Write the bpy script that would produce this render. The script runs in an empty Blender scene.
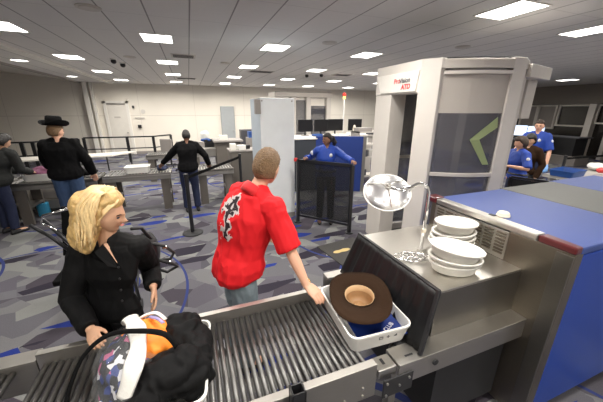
import bpy, bmesh, math, random
from mathutils import Vector as V, Matrix, noise
random.seed(7)
S = bpy.context.scene
COL = S.collection
R = math.radians
# ------------------------------------------------------------------ camera, world, lights, exposure
cam = bpy.data.cameras.new('camera'); camo = bpy.data.objects.new('camera', cam); COL.objects.link(camo)
cam.sensor_width = 36; cam.lens = 283.0 / 603 * 36; cam.clip_start = .02
_y, _p, _r = .3643, .3111, .003
fw = V((math.sin(_y) * math.cos(_p), math.cos(_y) * math.cos(_p), -math.sin(_p)))
rt = V((math.cos(_y), -math.sin(_y), 0)); up = rt.cross(fw)
rt2 = math.cos(_r) * rt + math.sin(_r) * up; up2 = -math.sin(_r) * rt + math.cos(_r) * up
M = Matrix((rt2, up2, -fw)).transposed().to_4x4(); M.translation = V((0, 0, 2.05))
camo.matrix_world = M; S.camera = camo
S.view_settings.view_transform = 'Standard'; S.view_settings.look = 'None'
S.view_settings.gamma = 1; S.view_settings.use_curve_mapping = False
S.view_settings.exposure = 0.0
W = bpy.data.worlds.new('world'); S.world = W; W.use_nodes = True
W.node_tree.nodes['Background'].inputs[0].default_value = (.9, .92, 1, 1)
W.node_tree.nodes['Background'].inputs[1].default_value = .25
CEIL = 3.17; LIGHT_W = 23.0
LIGHT_COL = (1, .955, .88)

# ------------------------------------------------------------------ materials
MATS = {}
def mat(name, col, rough=.6, metal=0, bump=0, bscale=40, vary=.06, vscale=6, spec=.5, alpha=1, trans=0, emit=None, estr=0, coat=0, aniso=0, sheen=0):
    if name in MATS: return MATS[name]
    m = bpy.data.materials.new(name); m.use_nodes = True; MATS[name] = m
    n = m.node_tree.nodes; l = m.node_tree.links; b = n['Principled BSDF']
    b.inputs['Roughness'].default_value = rough; b.inputs['Metallic'].default_value = metal
    b.inputs['Specular IOR Level'].default_value = spec
    b.inputs['Coat Weight'].default_value = coat; b.inputs['Sheen Weight'].default_value = sheen
    b.inputs['Transmission Weight'].default_value = trans
    b.inputs['Alpha'].default_value = alpha
    tc = n.new('ShaderNodeTexCoord'); nz = n.new('ShaderNodeTexNoise'); nz.inputs['Scale'].default_value = vscale
    nz.inputs['Detail'].default_value = 4; l.new(tc.outputs['Object'], nz.inputs['Vector'])
    mx = n.new('ShaderNodeMix'); mx.data_type = 'RGBA'
    c = V(col[:3])
    mx.inputs[6].default_value = (*(c * (1 - vary)), 1); mx.inputs[7].default_value = (*(c * (1 + vary)), 1)
    l.new(nz.outputs['Fac'], mx.inputs[0]); l.new(mx.outputs[2], b.inputs['Base Color'])
    if emit:
        b.inputs['Emission Color'].default_value = (*emit, 1); b.inputs['Emission Strength'].default_value = estr
    if bump:
        nb = n.new('ShaderNodeTexNoise'); nb.inputs['Scale'].default_value = bscale; nb.inputs['Detail'].default_value = 5
        l.new(tc.outputs['Object'], nb.inputs['Vector'])
        bp = n.new('ShaderNodeBump'); bp.inputs['Strength'].default_value = bump; bp.inputs['Distance'].default_value = .02
        l.new(nb.outputs['Fac'], bp.inputs['Height']); l.new(bp.outputs['Normal'], b.inputs['Normal'])
    return m
def nt(name):
    m = bpy.data.materials.new(name); m.use_nodes = True; MATS[name] = m
    return m, m.node_tree.nodes, m.node_tree.links, m.node_tree.nodes['Principled BSDF']
def math_node(n, l, op, a, b=None, c=None):
    x = n.new('ShaderNodeMath'); x.operation = op
    for i, v in enumerate((a, b, c)):
        if v is None: continue
        if isinstance(v, (int, float)): x.inputs[i].default_value = v
        else: l.new(v, x.inputs[i])
    return x.outputs[0]
def mixc(n, l, f, a, b, mode='MIX'):
    x = n.new('ShaderNodeMix'); x.data_type = 'RGBA'; x.blend_type = mode
    for s, v in ((0, f), (6, a), (7, b)):
        if isinstance(v, (int, float)): x.inputs[s].default_value = v
        elif isinstance(v, tuple): x.inputs[s].default_value = (*v, 1)
        else: l.new(v, x.inputs[s])
    return x.outputs[2]
def pos(n, l):
    g = n.new('ShaderNodeNewGeometry'); s = n.new('ShaderNodeSeparateXYZ'); l.new(g.outputs['Position'], s.inputs[0])
    return g.outputs['Position'], s.outputs[0], s.outputs[1], s.outputs[2]
def gridline(n, l, c, off, pitch, w):       # 1 on lines
    a = math_node(n, l, 'SUBTRACT', c, off); a = math_node(n, l, 'DIVIDE', a, pitch)
    a = math_node(n, l, 'FRACT', a); a = math_node(n, l, 'SUBTRACT', a, .5); a = math_node(n, l, 'ABSOLUTE', a)
    return math_node(n, l, 'GREATER_THAN', a, .5 - w / pitch / 2)
# carpet: overlapping stretched shards in greys, thin blue arcs, small royal blue slivers
m, n, l, b = nt('carpet'); P3, px, py, pz = pos(n, l)
def vor(scale, rot, sx, feat='F1', out='Color', seed=0):
    m0 = n.new('ShaderNodeMapping'); m0.inputs['Rotation'].default_value = (0, 0, rot); l.new(P3, m0.inputs['Vector'])
    mp = n.new('ShaderNodeMapping'); mp.inputs['Scale'].default_value = (1 / sx ** .5, sx ** .5, 0)
    mp.inputs['Location'].default_value = (seed, seed * .7, 0); l.new(m0.outputs[0], mp.inputs['Vector'])
    v = n.new('ShaderNodeTexVoronoi'); v.feature = feat; v.inputs['Scale'].default_value = scale; v.inputs['Randomness'].default_value = 1
    l.new(mp.outputs[0], v.inputs['Vector']); return v.outputs[out]
def sep(o):
    s = n.new('ShaderNodeSeparateColor'); l.new(o, s.inputs[0]); return s.outputs[0]
def ramp(f, stops):
    r = n.new('ShaderNodeValToRGB'); r.color_ramp.interpolation = 'CONSTANT'
    while len(r.color_ramp.elements) < len(stops): r.color_ramp.elements.new(.5)
    for e, (p, c) in zip(r.color_ramp.elements, stops): e.position = p; e.color = (*c, 1)
    l.new(f, r.inputs[0]); return r.outputs[0]
A = sep(vor(2.7, .35, 1.5)); B_ = sep(vor(3.0, -.65, 2.0, seed=3)); C_ = sep(vor(2.2, .9, 1.8, seed=9)); D_ = sep(vor(3.0, -.2, 3.0, seed=14))
base = ramp(A, [(0, (.085, .080, .095)), (.16, (.125, .122, .135)), (.34, (.165, .163, .170)), (.52, (.110, .103, .125)), (.66, (.215, .218, .212)), (.86, (.140, .136, .152))])
b2 = ramp(B_, [(0, (.062, .054, .068)), (.12, (.122, .118, .134)), (.4, (.175, .173, .180)), (.66, (.225, .228, .220)), (.84, (.100, .093, .112))])
c = mixc(n, l, math_node(n, l, 'GREATER_THAN', C_, .5), base, b2)
c = mixc(n, l, math_node(n, l, 'LESS_THAN', D_, .08), c, (.030, .026, .038))
rings = vor(.30, 0, 1, out='Distance', seed=5)
r1 = math_node(n, l, 'LESS_THAN', math_node(n, l, 'ABSOLUTE', math_node(n, l, 'SUBTRACT', rings, .40)), .005)
r2 = math_node(n, l, 'LESS_THAN', math_node(n, l, 'ABSOLUTE', math_node(n, l, 'SUBTRACT', vor(.24, 0, 1, out='Distance', seed=15), .44)), .0035)
c = mixc(n, l, math_node(n, l, 'MAXIMUM', r1, r2), c, (.035, .048, .16))
sl = math_node(n, l, 'LESS_THAN', sep(vor(4.2, -.12, 3.4, seed=33)), .04)
c = mixc(n, l, sl, c, (.022, .038, .21))
nz = n.new('ShaderNodeTexNoise'); nz.inputs['Scale'].default_value = 130; nz.inputs['Detail'].default_value = 3; l.new(P3, nz.inputs['Vector'])
c = mixc(n, l, .45, c, mixc(n, l, nz.outputs['Fac'], (.15, .15, .15), (.85, .85, .85)), 'OVERLAY')
l.new(c, b.inputs['Base Color']); b.inputs['Roughness'].default_value = .95; b.inputs['Specular IOR Level'].default_value = .15
bp = n.new('ShaderNodeBump'); bp.inputs['Strength'].default_value = .4; l.new(nz.outputs['Fac'], bp.inputs['Height']); l.new(bp.outputs[0], b.inputs['Normal'])
# ceiling tiles
m, n, l, b = nt('ceiling_tile'); P3, px, py, pz = pos(n, l)
g1 = gridline(n, l, px, -.603 + .246, .4927, .018); g2 = gridline(n, l, py, 2.52, .985, .010)
nz = n.new('ShaderNodeTexNoise'); nz.inputs['Scale'].default_value = 90; l.new(P3, nz.inputs['Vector'])
tile = mixc(n, l, nz.outputs['Fac'], (.70, .68, .655), (.80, .78, .75))
c = mixc(n, l, g2, tile, (.58, .565, .54)); c = mixc(n, l, g1, c, (.30, .29, .275))
l.new(c, b.inputs['Base Color']); b.inputs['Roughness'].default_value = .9
# wall panels
m, n, l, b = nt('wall_panel'); P3, px, py, pz = pos(n, l)
g1 = gridline(n, l, pz, .95 + .825, .825 * 2, .02); g2 = gridline(n, l, px, .3, 2.44, .012)
nz = n.new('ShaderNodeTexNoise'); nz.inputs['Scale'].default_value = 1.2; l.new(P3, nz.inputs['Vector'])
c = mixc(n, l, nz.outputs['Fac'], (.78, .73, .645), (.84, .79, .70)); c = mixc(n, l, math_node(n, l, 'MAXIMUM', g1, g2), c, (.60, .55, .48))
l.new(c, b.inputs['Base Color']); b.inputs['Roughness'].default_value = .55
# fabric with white cross print is in shirt_print parts; brushed steel
def steel(name, col, rough, sx=3, sy=3, sz=90):
    m, n, l, b = nt(name); tc = n.new('ShaderNodeTexCoord'); mp = n.new('ShaderNodeMapping'); mp.inputs['Scale'].default_value = (sx, sy, sz)
    l.new(tc.outputs['Object'], mp.inputs[0]); nz = n.new('ShaderNodeTexNoise'); nz.inputs['Scale'].default_value = 4; nz.inputs['Detail'].default_value = 6
    l.new(mp.outputs[0], nz.inputs['Vector'])
    c = V(col); l.new(mixc(n, l, nz.outputs['Fac'], tuple(c * .88), tuple(c * 1.1)), b.inputs['Base Color'])
    b.inputs['Metallic'].default_value = 1
    mr = n.new('ShaderNodeMapRange'); mr.inputs[3].default_value = rough - .06; mr.inputs[4].default_value = rough + .08
    l.new(nz.outputs['Fac'], mr.inputs[0]); l.new(mr.outputs[0], b.inputs['Roughness'])
    return m
steel('steel', (.52, .50, .465), .38); steel('steel_dull', (.36, .345, .32), .5); steel('steel_top', (.60, .58, .54), .33, 3, 60, 3)
steel('steel_dark', (.26, .245, .22), .36); steel('steel_warm', (.25, .22, .18), .38); steel('roller', (.20, .195, .19), .42, 20, 2, 20)
mat('chrome', (.85, .85, .86), .08, 1, vary=.02)
mat('chrome_soft', (.88, .88, .89), .3, 1, vary=.04); mat('black_plastic', (.018, .018, .02), .32); mat('black_matte', (.02, .02, .022), .6); mat('rubber', (.03, .03, .032), .55)
mat('curtain', (.008, .008, .009), .35, bump=.05, bscale=6, spec=.35)
mat('blue_cover', (.036, .066, .235), .5, vary=.04); mat('blue_side', (.008, .045, .30), .38, vary=.08, vscale=2); mat('grey_cover', (.085, .086, .080), .5)
mat('red_lens', (.085, .008, .010), .3, coat=.5)
mat('white_plastic', (.80, .79, .76), .38); mat('white_bowl', (.80, .78, .73), .42); mat('ivory', (.80, .72, .58), .5)
mat('taupe', (.56, .52, .475), .5); mat('taupe_light', (.68, .64, .59), .5); mat('taupe_dark', (.30, .275, .255), .55); mat('grey_panel', (.36, .38, .39), .5)
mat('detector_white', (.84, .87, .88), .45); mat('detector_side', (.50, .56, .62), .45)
mat('door_white', (.80, .76, .69), .5); mat('door_frame', (.84, .81, .75), .5)
mat('skin_light', (.72, .40, .27), .5, bump=.03); mat('skin_tan', (.62, .36, .23), .5); mat('skin_dark', (.22, .105, .062), .5)
mat('lips', (.50, .15, .13), .4); mat('eye_white', (.75, .72, .7), .3); mat('iris', (.05, .05, .06), .2)
mat('hair_blonde', (.60, .40, .16), .42, bump=.35, bscale=60, vary=.35, vscale=45); mat('hair_lock', (.80, .59, .30), .4, vary=.3, vscale=30)
mat('hair_brown', (.21, .125, .062), .55, bump=.9, bscale=120, vary=.5, vscale=60); mat('hair_black', (.015, .012, .011), .5, bump=.5, bscale=80)
mat('hair_dark', (.05, .03, .02), .55, bump=.6, bscale=80)
mat('red_shirt', (.66, .012, .018), .72, bump=.12, bscale=14, vary=.08, sheen=.15); mat('black_cloth', (.005, .005, .0055), .85, bump=.15, bscale=18, vary=.2, spec=.12)
mat('black_suit', (.005, .005, .0055), .75, bump=.12, bscale=14, vary=.2, spec=.18); mat('charcoal_cloth', (.018, .018, .02), .8, bump=.15, bscale=25)
mat('grey_coat', (.013, .014, .0135), .9, bump=.3, bscale=40)
mat('jeans', (.030, .060, .13), .85, bump=.2, bscale=30, vary=.25); mat('jeans_pale', (.20, .25, .28), .85, bump=.2, bscale=30, vary=.25); mat('navy', (.010, .016, .050), .8, bump=.15)
mat('uniform_blue', (.012, .055, .36), .65, bump=.12, bscale=20); mat('glove_blue', (.22, .45, .85), .4)
mat('patch_white', (.75, .75, .78), .6); mat('gold', (.75, .52, .25), .25, 1)
mat('hat_brown', (.030, .016, .009), .95, spec=.1, bump=.15, bscale=60); mat('hat_lining', (.36, .21, .10), .45, vary=.2, vscale=25); mat('band_leather', (.60, .40, .22), .5)
mat('brochure', (.012, .03, .17), .25); mat('ink', (.05, .05, .06), .5); mat('white_ink', (.8, .8, .82), .5); mat('red_ink', (.75, .05, .05), .5)
mat('orange', (.95, .27, .02), .6, bump=.1); mat('purple_print', (.35, .30, .55), .5); mat('floral_dark', (.03, .03, .045), .6, vary=.8, vscale=60)
mat('blue_wall', (.012, .036, .20), .8, bump=.2, bscale=200); mat('dark_wall', (.035, .04, .05), .8)
mat('monitor_black', (.008, .008, .01), .3); mat('dark_glass_wall', (.015, .012, .010), .25)
mat('screen_on', (.7, .8, 1), .4, emit=(.65, .78, 1), estr=1.6); mat('screen_blue', (.1, .4, .7), .4, emit=(.1, .45, .8), estr=.7)
mat('amber_lamp', (1, .6, .1), .4, emit=(1, .65, .15), estr=3); mat('red_lamp', (1, .05, .03), .4, emit=(1, .04, .03), estr=1.2)
mat('yellow', (.75, .62, .02), .5); mat('lime', (.35, .85, .05), .5); mat('sole_print', (.62, .47, .20), .7); mat('mat_dark', (.05, .047, .044), .8, bump=.2, bscale=90)
mat('purple_cloth', (.16, .05, .10), .8, bump=.4, bscale=30, vary=.8, vscale=20); mat('dark_box', (.06, .06, .07), .5)
mat('wall_band', (.20, .175, .155), .7); mat('table_grey', (.42, .40, .37), .4); mat('bin_blue', (.02, .08, .30), .5); mat('cyan', (.05, .35, .6), .5)
mat('white_strap', (.82, .80, .76), .6, bump=.15, bscale=50); mat('paper', (.8, .78, .72), .6)
mat('arrow_green', (.28, .34, .16), .5)
mat('leg_dark', (.13, .115, .10), .5); mat('diffuser', (.9, .9, .88), .5, emit=(1, .97, .92), estr=9)
def seethru(name, col, fac, rough=.1):
    m, n, l, b = nt(name); t = n.new('ShaderNodeBsdfTransparent'); x = n.new('ShaderNodeMixShader'); o = n['Material Output']
    b.inputs['Base Color'].default_value = (*col, 1); b.inputs['Roughness'].default_value = rough
    x.inputs[0].default_value = fac; l.new(t.outputs[0], x.inputs[1]); l.new(b.outputs[0], x.inputs[2]); l.new(x.outputs[0], o.inputs[0]); return m
seethru('mesh_black', (.008, .008, .009), .66, .7); seethru('tinted_glass', (.10, .10, .12), .62, .06); seethru('clear_bag', (.8, .82, .84), .07, .06)
seethru('glass_shade', (.50, .46, .42), .93, .12)

m, n, l, b = nt('printed_cloth'); tc = n.new('ShaderNodeTexCoord'); v1 = n.new('ShaderNodeTexVoronoi'); v1.inputs['Scale'].default_value = 34; l.new(tc.outputs['Object'], v1.inputs['Vector'])
l.new(ramp(sep(v1.outputs['Color']), [(0, (.012, .012, .016)), (.5, (.02, .02, .04)), (.70, (.65, .65, .68)), (.8, (.03, .05, .20)), (.9, (.45, .10, .22))]), b.inputs['Base Color']); b.inputs['Roughness'].default_value = .6
# red shirt cloth with the printed cross emblem on its back
m, n, l, b = nt('red_shirt_print'); P3, px, py, pz = pos(n, l)
PC, PF = V((.185, 1.85, 1.37)), V((.93, .30, -.12)).normalized(); PR = PF.cross(V((0, 0, 1))).normalized(); PU = PR.cross(PF)
def dotn(vec, out='P'):
    d = n.new('ShaderNodeVectorMath'); d.operation = 'DOT_PRODUCT'; l.new(out, d.inputs[0]); d.inputs[1].default_value = vec; return d.outputs['Value']
nz = n.new('ShaderNodeTexNoise'); nz.inputs['Scale'].default_value = 16; nz.inputs['Detail'].default_value = 3; l.new(P3, nz.inputs['Vector'])
wob = math_node(n, l, 'MULTIPLY', math_node(n, l, 'SUBTRACT', nz.outputs['Fac'], .5), .16)
uu = math_node(n, l, 'ADD', math_node(n, l, 'SUBTRACT', dotn(PR, P3), PR.dot(PC)), wob); vv = math_node(n, l, 'ADD', math_node(n, l, 'SUBTRACT', dotn(PU, P3), PU.dot(PC)), wob)
def rect(cu, cv, hu, hv):
    a = math_node(n, l, 'LESS_THAN', math_node(n, l, 'ABSOLUTE', math_node(n, l, 'SUBTRACT', uu, cu)), hu); c_ = math_node(n, l, 'LESS_THAN', math_node(n, l, 'ABSOLUTE', math_node(n, l, 'SUBTRACT', vv, cv)), hv)
    return math_node(n, l, 'MULTIPLY', a, c_)
whitem = math_node(n, l, 'MAXIMUM', rect(0, -.02, .040, .15), rect(0, .05, .082, .036)); blackm = math_node(n, l, 'MAXIMUM', rect(0, -.03, .020, .14), rect(0, .05, .062, .015))
g_ = n.new('ShaderNodeNewGeometry'); back = math_node(n, l, 'LESS_THAN', dotn(PF, g_.outputs['Normal']), -.25)
c = mixc(n, l, math_node(n, l, 'MULTIPLY', whitem, back), (.66, .010, .016), (.55, .50, .50)); c = mixc(n, l, math_node(n, l, 'MULTIPLY', blackm, back), c, (.03, .02, .025))
l.new(c, b.inputs['Base Color']); b.inputs['Roughness'].default_value = .75; b.inputs['Specular IOR Level'].default_value = .3

# ------------------------------------------------------------------ mesh builder
TM = {}
class MB:
    def __init__(s): s.v = []; s.f = []
    def add(s, vs, fs):
        k = len(s.v); s.v += [V(p) for p in vs]; s.f += [tuple(i + k for i in f) for f in fs]; return s
    def box(s, c, d, rz=0, mtx=None):
        hx, hy, hz = d[0] / 2, d[1] / 2, d[2] / 2
        q = [V((x, y, z)) for x in (-hx, hx) for y in (-hy, hy) for z in (-hz, hz)]
        mm = mtx.to_3x3() if mtx else Matrix.Rotation(rz, 3, 'Z')
        return s.add([V(c) + mm @ p for p in q], [(0, 1, 3, 2), (4, 6, 7, 5), (0, 4, 5, 1), (2, 3, 7, 6), (0, 2, 6, 4), (1, 5, 7, 3)])
    def bb(s, x0, x1, y0, y1, z0, z1): return s.box(((x0 + x1) / 2, (y0 + y1) / 2, (z0 + z1) / 2), (abs(x1 - x0), abs(y1 - y0), abs(z1 - z0)))
    def bar(s, a, b, w, h, upv=(0, 0, 1)):
        a = V(a); b = V(b); d = b - a; L = d.length; d.normalize(); u = V(upv); r_ = d.cross(u)
        if r_.length < 1e-4: r_ = d.cross(V((1, 0, 0)))
        r_.normalize(); u = r_.cross(d)
        return s.box((a + b) / 2, (L, w, h), mtx=Matrix((d, r_, u)).transposed())
    def prism(s, poly, z0, z1):
        k = len(poly); vs = [(x, y, z0) for x, y in poly] + [(x, y, z1) for x, y in poly]
        return s.add(vs, [tuple(range(k))[::-1], tuple(range(k, 2 * k))] + [(i, (i + 1) % k, (i + 1) % k + k, i + k) for i in range(k)])
    def poly(s, pts, nrm, t):       # planar polygon in 3D with thickness
        k = len(pts); o = V(nrm).normalized() * t; vs = [V(p) for p in pts] + [V(p) + o for p in pts]
        return s.add(vs, [tuple(range(k)), tuple(range(k, 2 * k))[::-1]] + [(i, i + k, (i + 1) % k + k, (i + 1) % k) for i in range(k)])
    def tube(s, pts, r, seg=10, closed=False, flat=1.0):
        pts = [V(p) for p in pts]; N = len(pts); rr = r if isinstance(r, (list, tuple)) else [r] * N
        vs = []; prev = None
        for i, p in enumerate(pts):
            if closed: d = pts[(i + 1) % N] - pts[i - 1]
            else: d = pts[min(i + 1, N - 1)] - pts[max(i - 1, 0)]
            d.normalize()
            if prev is None:
                u = V((0, 0, 1)) if abs(d.z) < .9 else V((0, 1, 0)); a = d.cross(u).normalized()
            else: a = (prev - d * prev.dot(d)).normalized()
            prev = a; b = d.cross(a)
            for j in range(seg):
                t = 2 * math.pi * j / seg; vs.append(p + rr[i] * (math.cos(t) * a + math.sin(t) * b * flat))
        fs = []
        for i in range(N if closed else N - 1):
            for j in range(seg):
                a0 = i * seg + j; a1 = i * seg + (j + 1) % seg; n0 = ((i + 1) % N) * seg + j; n1 = ((i + 1) % N) * seg + (j + 1) % seg
                fs.append((a0, a1, n1, n0))
        if not closed: fs += [tuple(range(seg))[::-1], tuple(range((N - 1) * seg, N * seg))]
        return s.add(vs, fs)
    def cyl(s, a, b, r, r2=None, seg=20): return s.tube([a, b], [r, r if r2 is None else r2], seg)
    def ell(s, c, rad, mtx=None, nu=16, nv=10, fn=None):
        mm = mtx or Matrix.Identity(3); vs = []
        for i in range(nv + 1):
            ph = math.pi * i / nv
            for j in range(nu):
                th = 2 * math.pi * j / nu; d = V((math.cos(th) * math.sin(ph), math.sin(th) * math.sin(ph), math.cos(ph)))
                q = fn(d) if fn else V((d.x * rad[0], d.y * rad[1], d.z * rad[2]))
                vs.append(V(c) + mm @ q)
        fs = [(i * nu + j, i * nu + (j + 1) % nu, (i + 1) * nu + (j + 1) % nu, (i + 1) * nu + j) for i in range(nv) for j in range(nu)]
        return s.add(vs, fs)
    def loft(s, rings, cap=True):
        k = len(rings[0]); vs = [p for r_ in rings for p in r_]
        fs = [(i * k + j, i * k + (j + 1) % k, (i + 1) * k + (j + 1) % k, (i + 1) * k + j) for i in range(len(rings) - 1) for j in range(k)]
        if cap: fs += [tuple(range(k))[::-1], tuple(range((len(rings) - 1) * k, len(rings) * k))]
        return s.add(vs, fs)
    def lathe(s, c, prof, seg=32, sx=1, sy=1, mtx=None):
        mm = mtx or Matrix.Identity(3)
        return s.loft([[V(c) + mm @ V((r_ * sx * math.cos(2 * math.pi * j / seg), r_ * sy * math.sin(2 * math.pi * j / seg), z)) for j in range(seg)] for r_, z in prof], cap=False)
    def mesh(s, name, inv=None):
        me = bpy.data.meshes.new(name); vs = [inv @ v for v in s.v] if inv else s.v
        me.from_pydata([tuple(v) for v in vs], [], s.f)
        bm = bmesh.new(); bm.from_mesh(me); bmesh.ops.remove_doubles(bm, verts=bm.verts, dist=1e-5)
        bmesh.ops.recalc_face_normals(bm, faces=bm.faces); bm.to_mesh(me); bm.free(); return me
    def build(s, name, material, parent=None, bevel=0, smooth=False, at=None, label=None):
        pm = TM[parent] if parent else Matrix.Translation(V(at)) if at else Matrix.Identity(4)
        o = bpy.data.objects.new(name, s.mesh(name, pm.inverted())); COL.objects.link(o)
        if parent: o.parent = parent
        else: o.matrix_world = pm
        TM[o] = pm
        o.data.materials.append(MATS[material])
        if bevel:
            bv = o.modifiers.new('bevel', 'BEVEL'); bv.width = bevel; bv.segments = 2; bv.limit_method = 'ANGLE'
        if smooth:
            for p in o.data.polygons: p.use_smooth = True
        if label: o['label'] = label
        return o
def tag(o, label, cat, group=None, kind=None):
    o['label'] = label; o['category'] = cat
    if group: o['group'] = group
    if kind: o['kind'] = kind
    return o
def thing(name, label, cat, loc, group=None, rz=0):
    o = bpy.data.objects.new(name, None); COL.objects.link(o); o.empty_display_size = .1
    o.matrix_world = Matrix.Translation(V(loc)) @ Matrix.Rotation(rz, 4, 'Z'); TM[o] = o.matrix_world.copy()
    return tag(o, label, cat, group)
def struct(o): o['kind'] = 'structure'; return o
def sweep(o, pmat):      # a child-of-child shares the frame of the thing
    TM[o] = pmat; return o
def dup(root, loc, rz=0, label=None, group=None, scale=1):
    kids = [c for c in ALLKIDS(root)]
    r = root.copy(); COL.objects.link(r); r.location = loc; r.rotation_euler = (0, 0, rz); r.scale = (scale,) * 3
    if label: r['label'] = label
    if group: r['group'] = group
    for ch in kids:
        c_ = ch.copy(); COL.objects.link(c_); c_.parent = r
        for g in ALLKIDS(ch):
            d = g.copy(); COL.objects.link(d); d.parent = c_
    return r
def ALLKIDS(o): return [c for c in bpy.data.objects if c.parent == o]
def text_part(txt, name, material, parent, mtx, size, depth=.001, bold=0, at=None):
    cu = bpy.data.curves.new(name, 'FONT'); cu.body = txt; cu.size = size; cu.extrude = depth; cu.align_x = 'CENTER'; cu.align_y = 'CENTER'; cu.offset = bold
    t = bpy.data.objects.new('tmp_text', cu); COL.objects.link(t); dg = bpy.context.evaluated_depsgraph_get()
    me = bpy.data.meshes.new_from_object(t.evaluated_get(dg)); bpy.data.objects.remove(t)
    me.transform(TM[parent].inverted() @ mtx); me.name = name
    o = bpy.data.objects.new(name, me); COL.objects.link(o); o.parent = parent; TM[o] = TM[parent]
    me.materials.clear(); me.materials.append(MATS[material]); return o
def frame(x, z, c):      # matrix with local x, local z (normal), origin
    x = V(x).normalized(); z = V(z).normalized(); y = z.cross(x).normalized(); x = y.cross(z)
    m = Matrix((x, y, z)).transposed().to_4x4(); m.translation = V(c); return m

# voxel-merged surface from overlapping pieces
def blob(mb, name, material, parent, vox=.01, smooth=4, wrinkle=0, wscale=8, origin=None, thick=None):
    tmp = bpy.data.objects.new('tmp', mb.mesh('tmp')); COL.objects.link(tmp)
    md = tmp.modifiers.new('r', 'REMESH'); md.mode = 'VOXEL'; md.voxel_size = vox
    ms = tmp.modifiers.new('s', 'SMOOTH'); ms.iterations = smooth; ms.factor = .5
    dg = bpy.context.evaluated_depsgraph_get(); me = bpy.data.meshes.new_from_object(tmp.evaluated_get(dg))
    bpy.data.objects.remove(tmp); me.name = name
    if wrinkle:
        nn = [v.normal.copy() for v in me.vertices]
        for v, nr in zip(me.vertices, nn):
            p = v.co; q = V((p.x * wscale, p.y * wscale, p.z * wscale * .6))
            f = noise.noise(q) + .5 * noise.noise(q * 2.3 + V((7, 3, 1)))
            f = 1 - 2.2 * abs(f)
            v.co = p + nr * wrinkle * f
    pm = TM[parent] if parent else Matrix.Translation(V(origin))
    me.transform(pm.inverted())
    for p in me.polygons: p.use_smooth = True
    me.materials.clear(); me.materials.append(MATS[material])
    o = bpy.data.objects.new(name, me); COL.objects.link(o)
    if parent: o.parent = parent
    else: o.matrix_world = pm
    TM[o] = pm; return o

# ------------------------------------------------------------------ people
def basis(f, u):
    f = V(f).normalized(); r_ = f.cross(V(u)).normalized(); u = r_.cross(f); return Matrix((f, r_, u)).transposed()   # columns: forward, right, up
def head_fn(s, k=1.0):
    def fn(d):
        f, r_, u = d
        w = .074; w *= 1 - .30 * max(0, -u - .1) ** 1.2
        x = .098 * f; 
        if f > 0: x = .090 * f * (1 - .12 * max(0, -u))
        z = .118 * u
        if f < 0 and u < -.2: x *= 1 - .35 * (-u - .2)
        y = w * r_ * (1 - .12 * max(0, f))
        def g(r0, u0, sr, su): return math.exp(-((r_ - r0) / sr) ** 2 - ((u - u0) / su) ** 2) if f > 0 else 0
        x += .034 * g(0, -.17, .12, .11) + .014 * g(0, .03, .09, .22) - .014 * (g(.34, .04, .18, .11) + g(-.34, .04, .18, .11))
        x += .008 * g(0, .22, .5, .10) + .011 * g(0, -.44, .20, .07) - .009 * g(0, -.55, .24, .05) + .016 * g(0, -.78, .30, .14) - .004 * g(0, -.32, .16, .04)
        x += .006 * (g(.42, -.18, .14, .12) + g(-.42, -.18, .14, .12))
        if u < -.55 and f < .35: z += .030 * min(1, (-u - .55) / .3) * min(1, (.35 - f) / .5)
        return V((x, y, z)) * s * k
    return fn
def hand_geo(mb, wrist, d, nrm, side, s=1, curl=.35, thumb=.6, spread=.12):
    """d: towards the fingers, nrm: palm side, side: towards the thumb"""
    d = V(d).normalized(); t = V(side); t = (t - d * t.dot(d)).normalized(); n_ = V(nrm); n_ = (n_ - d * n_.dot(d) - t * n_.dot(t)).normalized()
    wrist = V(wrist); L = .088 * s
    def ring(a, hw, ht):
        c_ = wrist + d * a; return [c_ + t * hw * math.cos(q) + n_ * ht * math.sin(q) for q in [2 * math.pi * k / 12 for k in range(12)]]
    mb.loft([ring(-.01 * s, .026 * s, .018 * s), ring(.02 * s, .031 * s, .018 * s), ring(.05 * s, .040 * s, .016 * s), ring(L, .040 * s, .013 * s)])
    for k, (off, ln, cr) in enumerate(((.030, .070, .9), (.010, .078, 1), (-.010, .072, 1.1), (-.029, .056, 1.25))):
        p = wrist + d * (L - .012 * s) + t * off * s; a = 0; pts = [p]; rr = [.0095 * s]
        sp = (off * 10) * spread
        for seg, fr in enumerate((.2, .36, .26, .18)):
            if seg: a += curl * cr
            dd = (d * math.cos(a) + n_ * math.sin(a) + t * sp * .4).normalized()
            p = p + dd * ln * fr * s * 1.1; pts.append(p); rr.append((.0092, .0086, .008, .0062)[seg] * s)
        mb.tube(pts, rr, 8)
    p = wrist + d * .018 * s + t * .022 * s; pts = [p]; a = thumb
    for ln, aa in ((.034, 0), (.030, -.25), (.024, -.2)):
        a += aa; dd = (d * math.cos(a) + t * math.sin(a) + n_ * .35).normalized(); p = p + dd * ln * s; pts.append(p)
    mb.tube(pts, [.014 * s, .011 * s, .010 * s, .007 * s], 8)
TR = [(-.10, .115, .085), (0, .165, .112), (.13, .172, .112), (.28, .148, .098), (.45, .152, .102), (.62, .168, .115), (.76, .182, .115), (.88, .165, .090), (.96, .11, .072), (1.02, .062, .060)]
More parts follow.
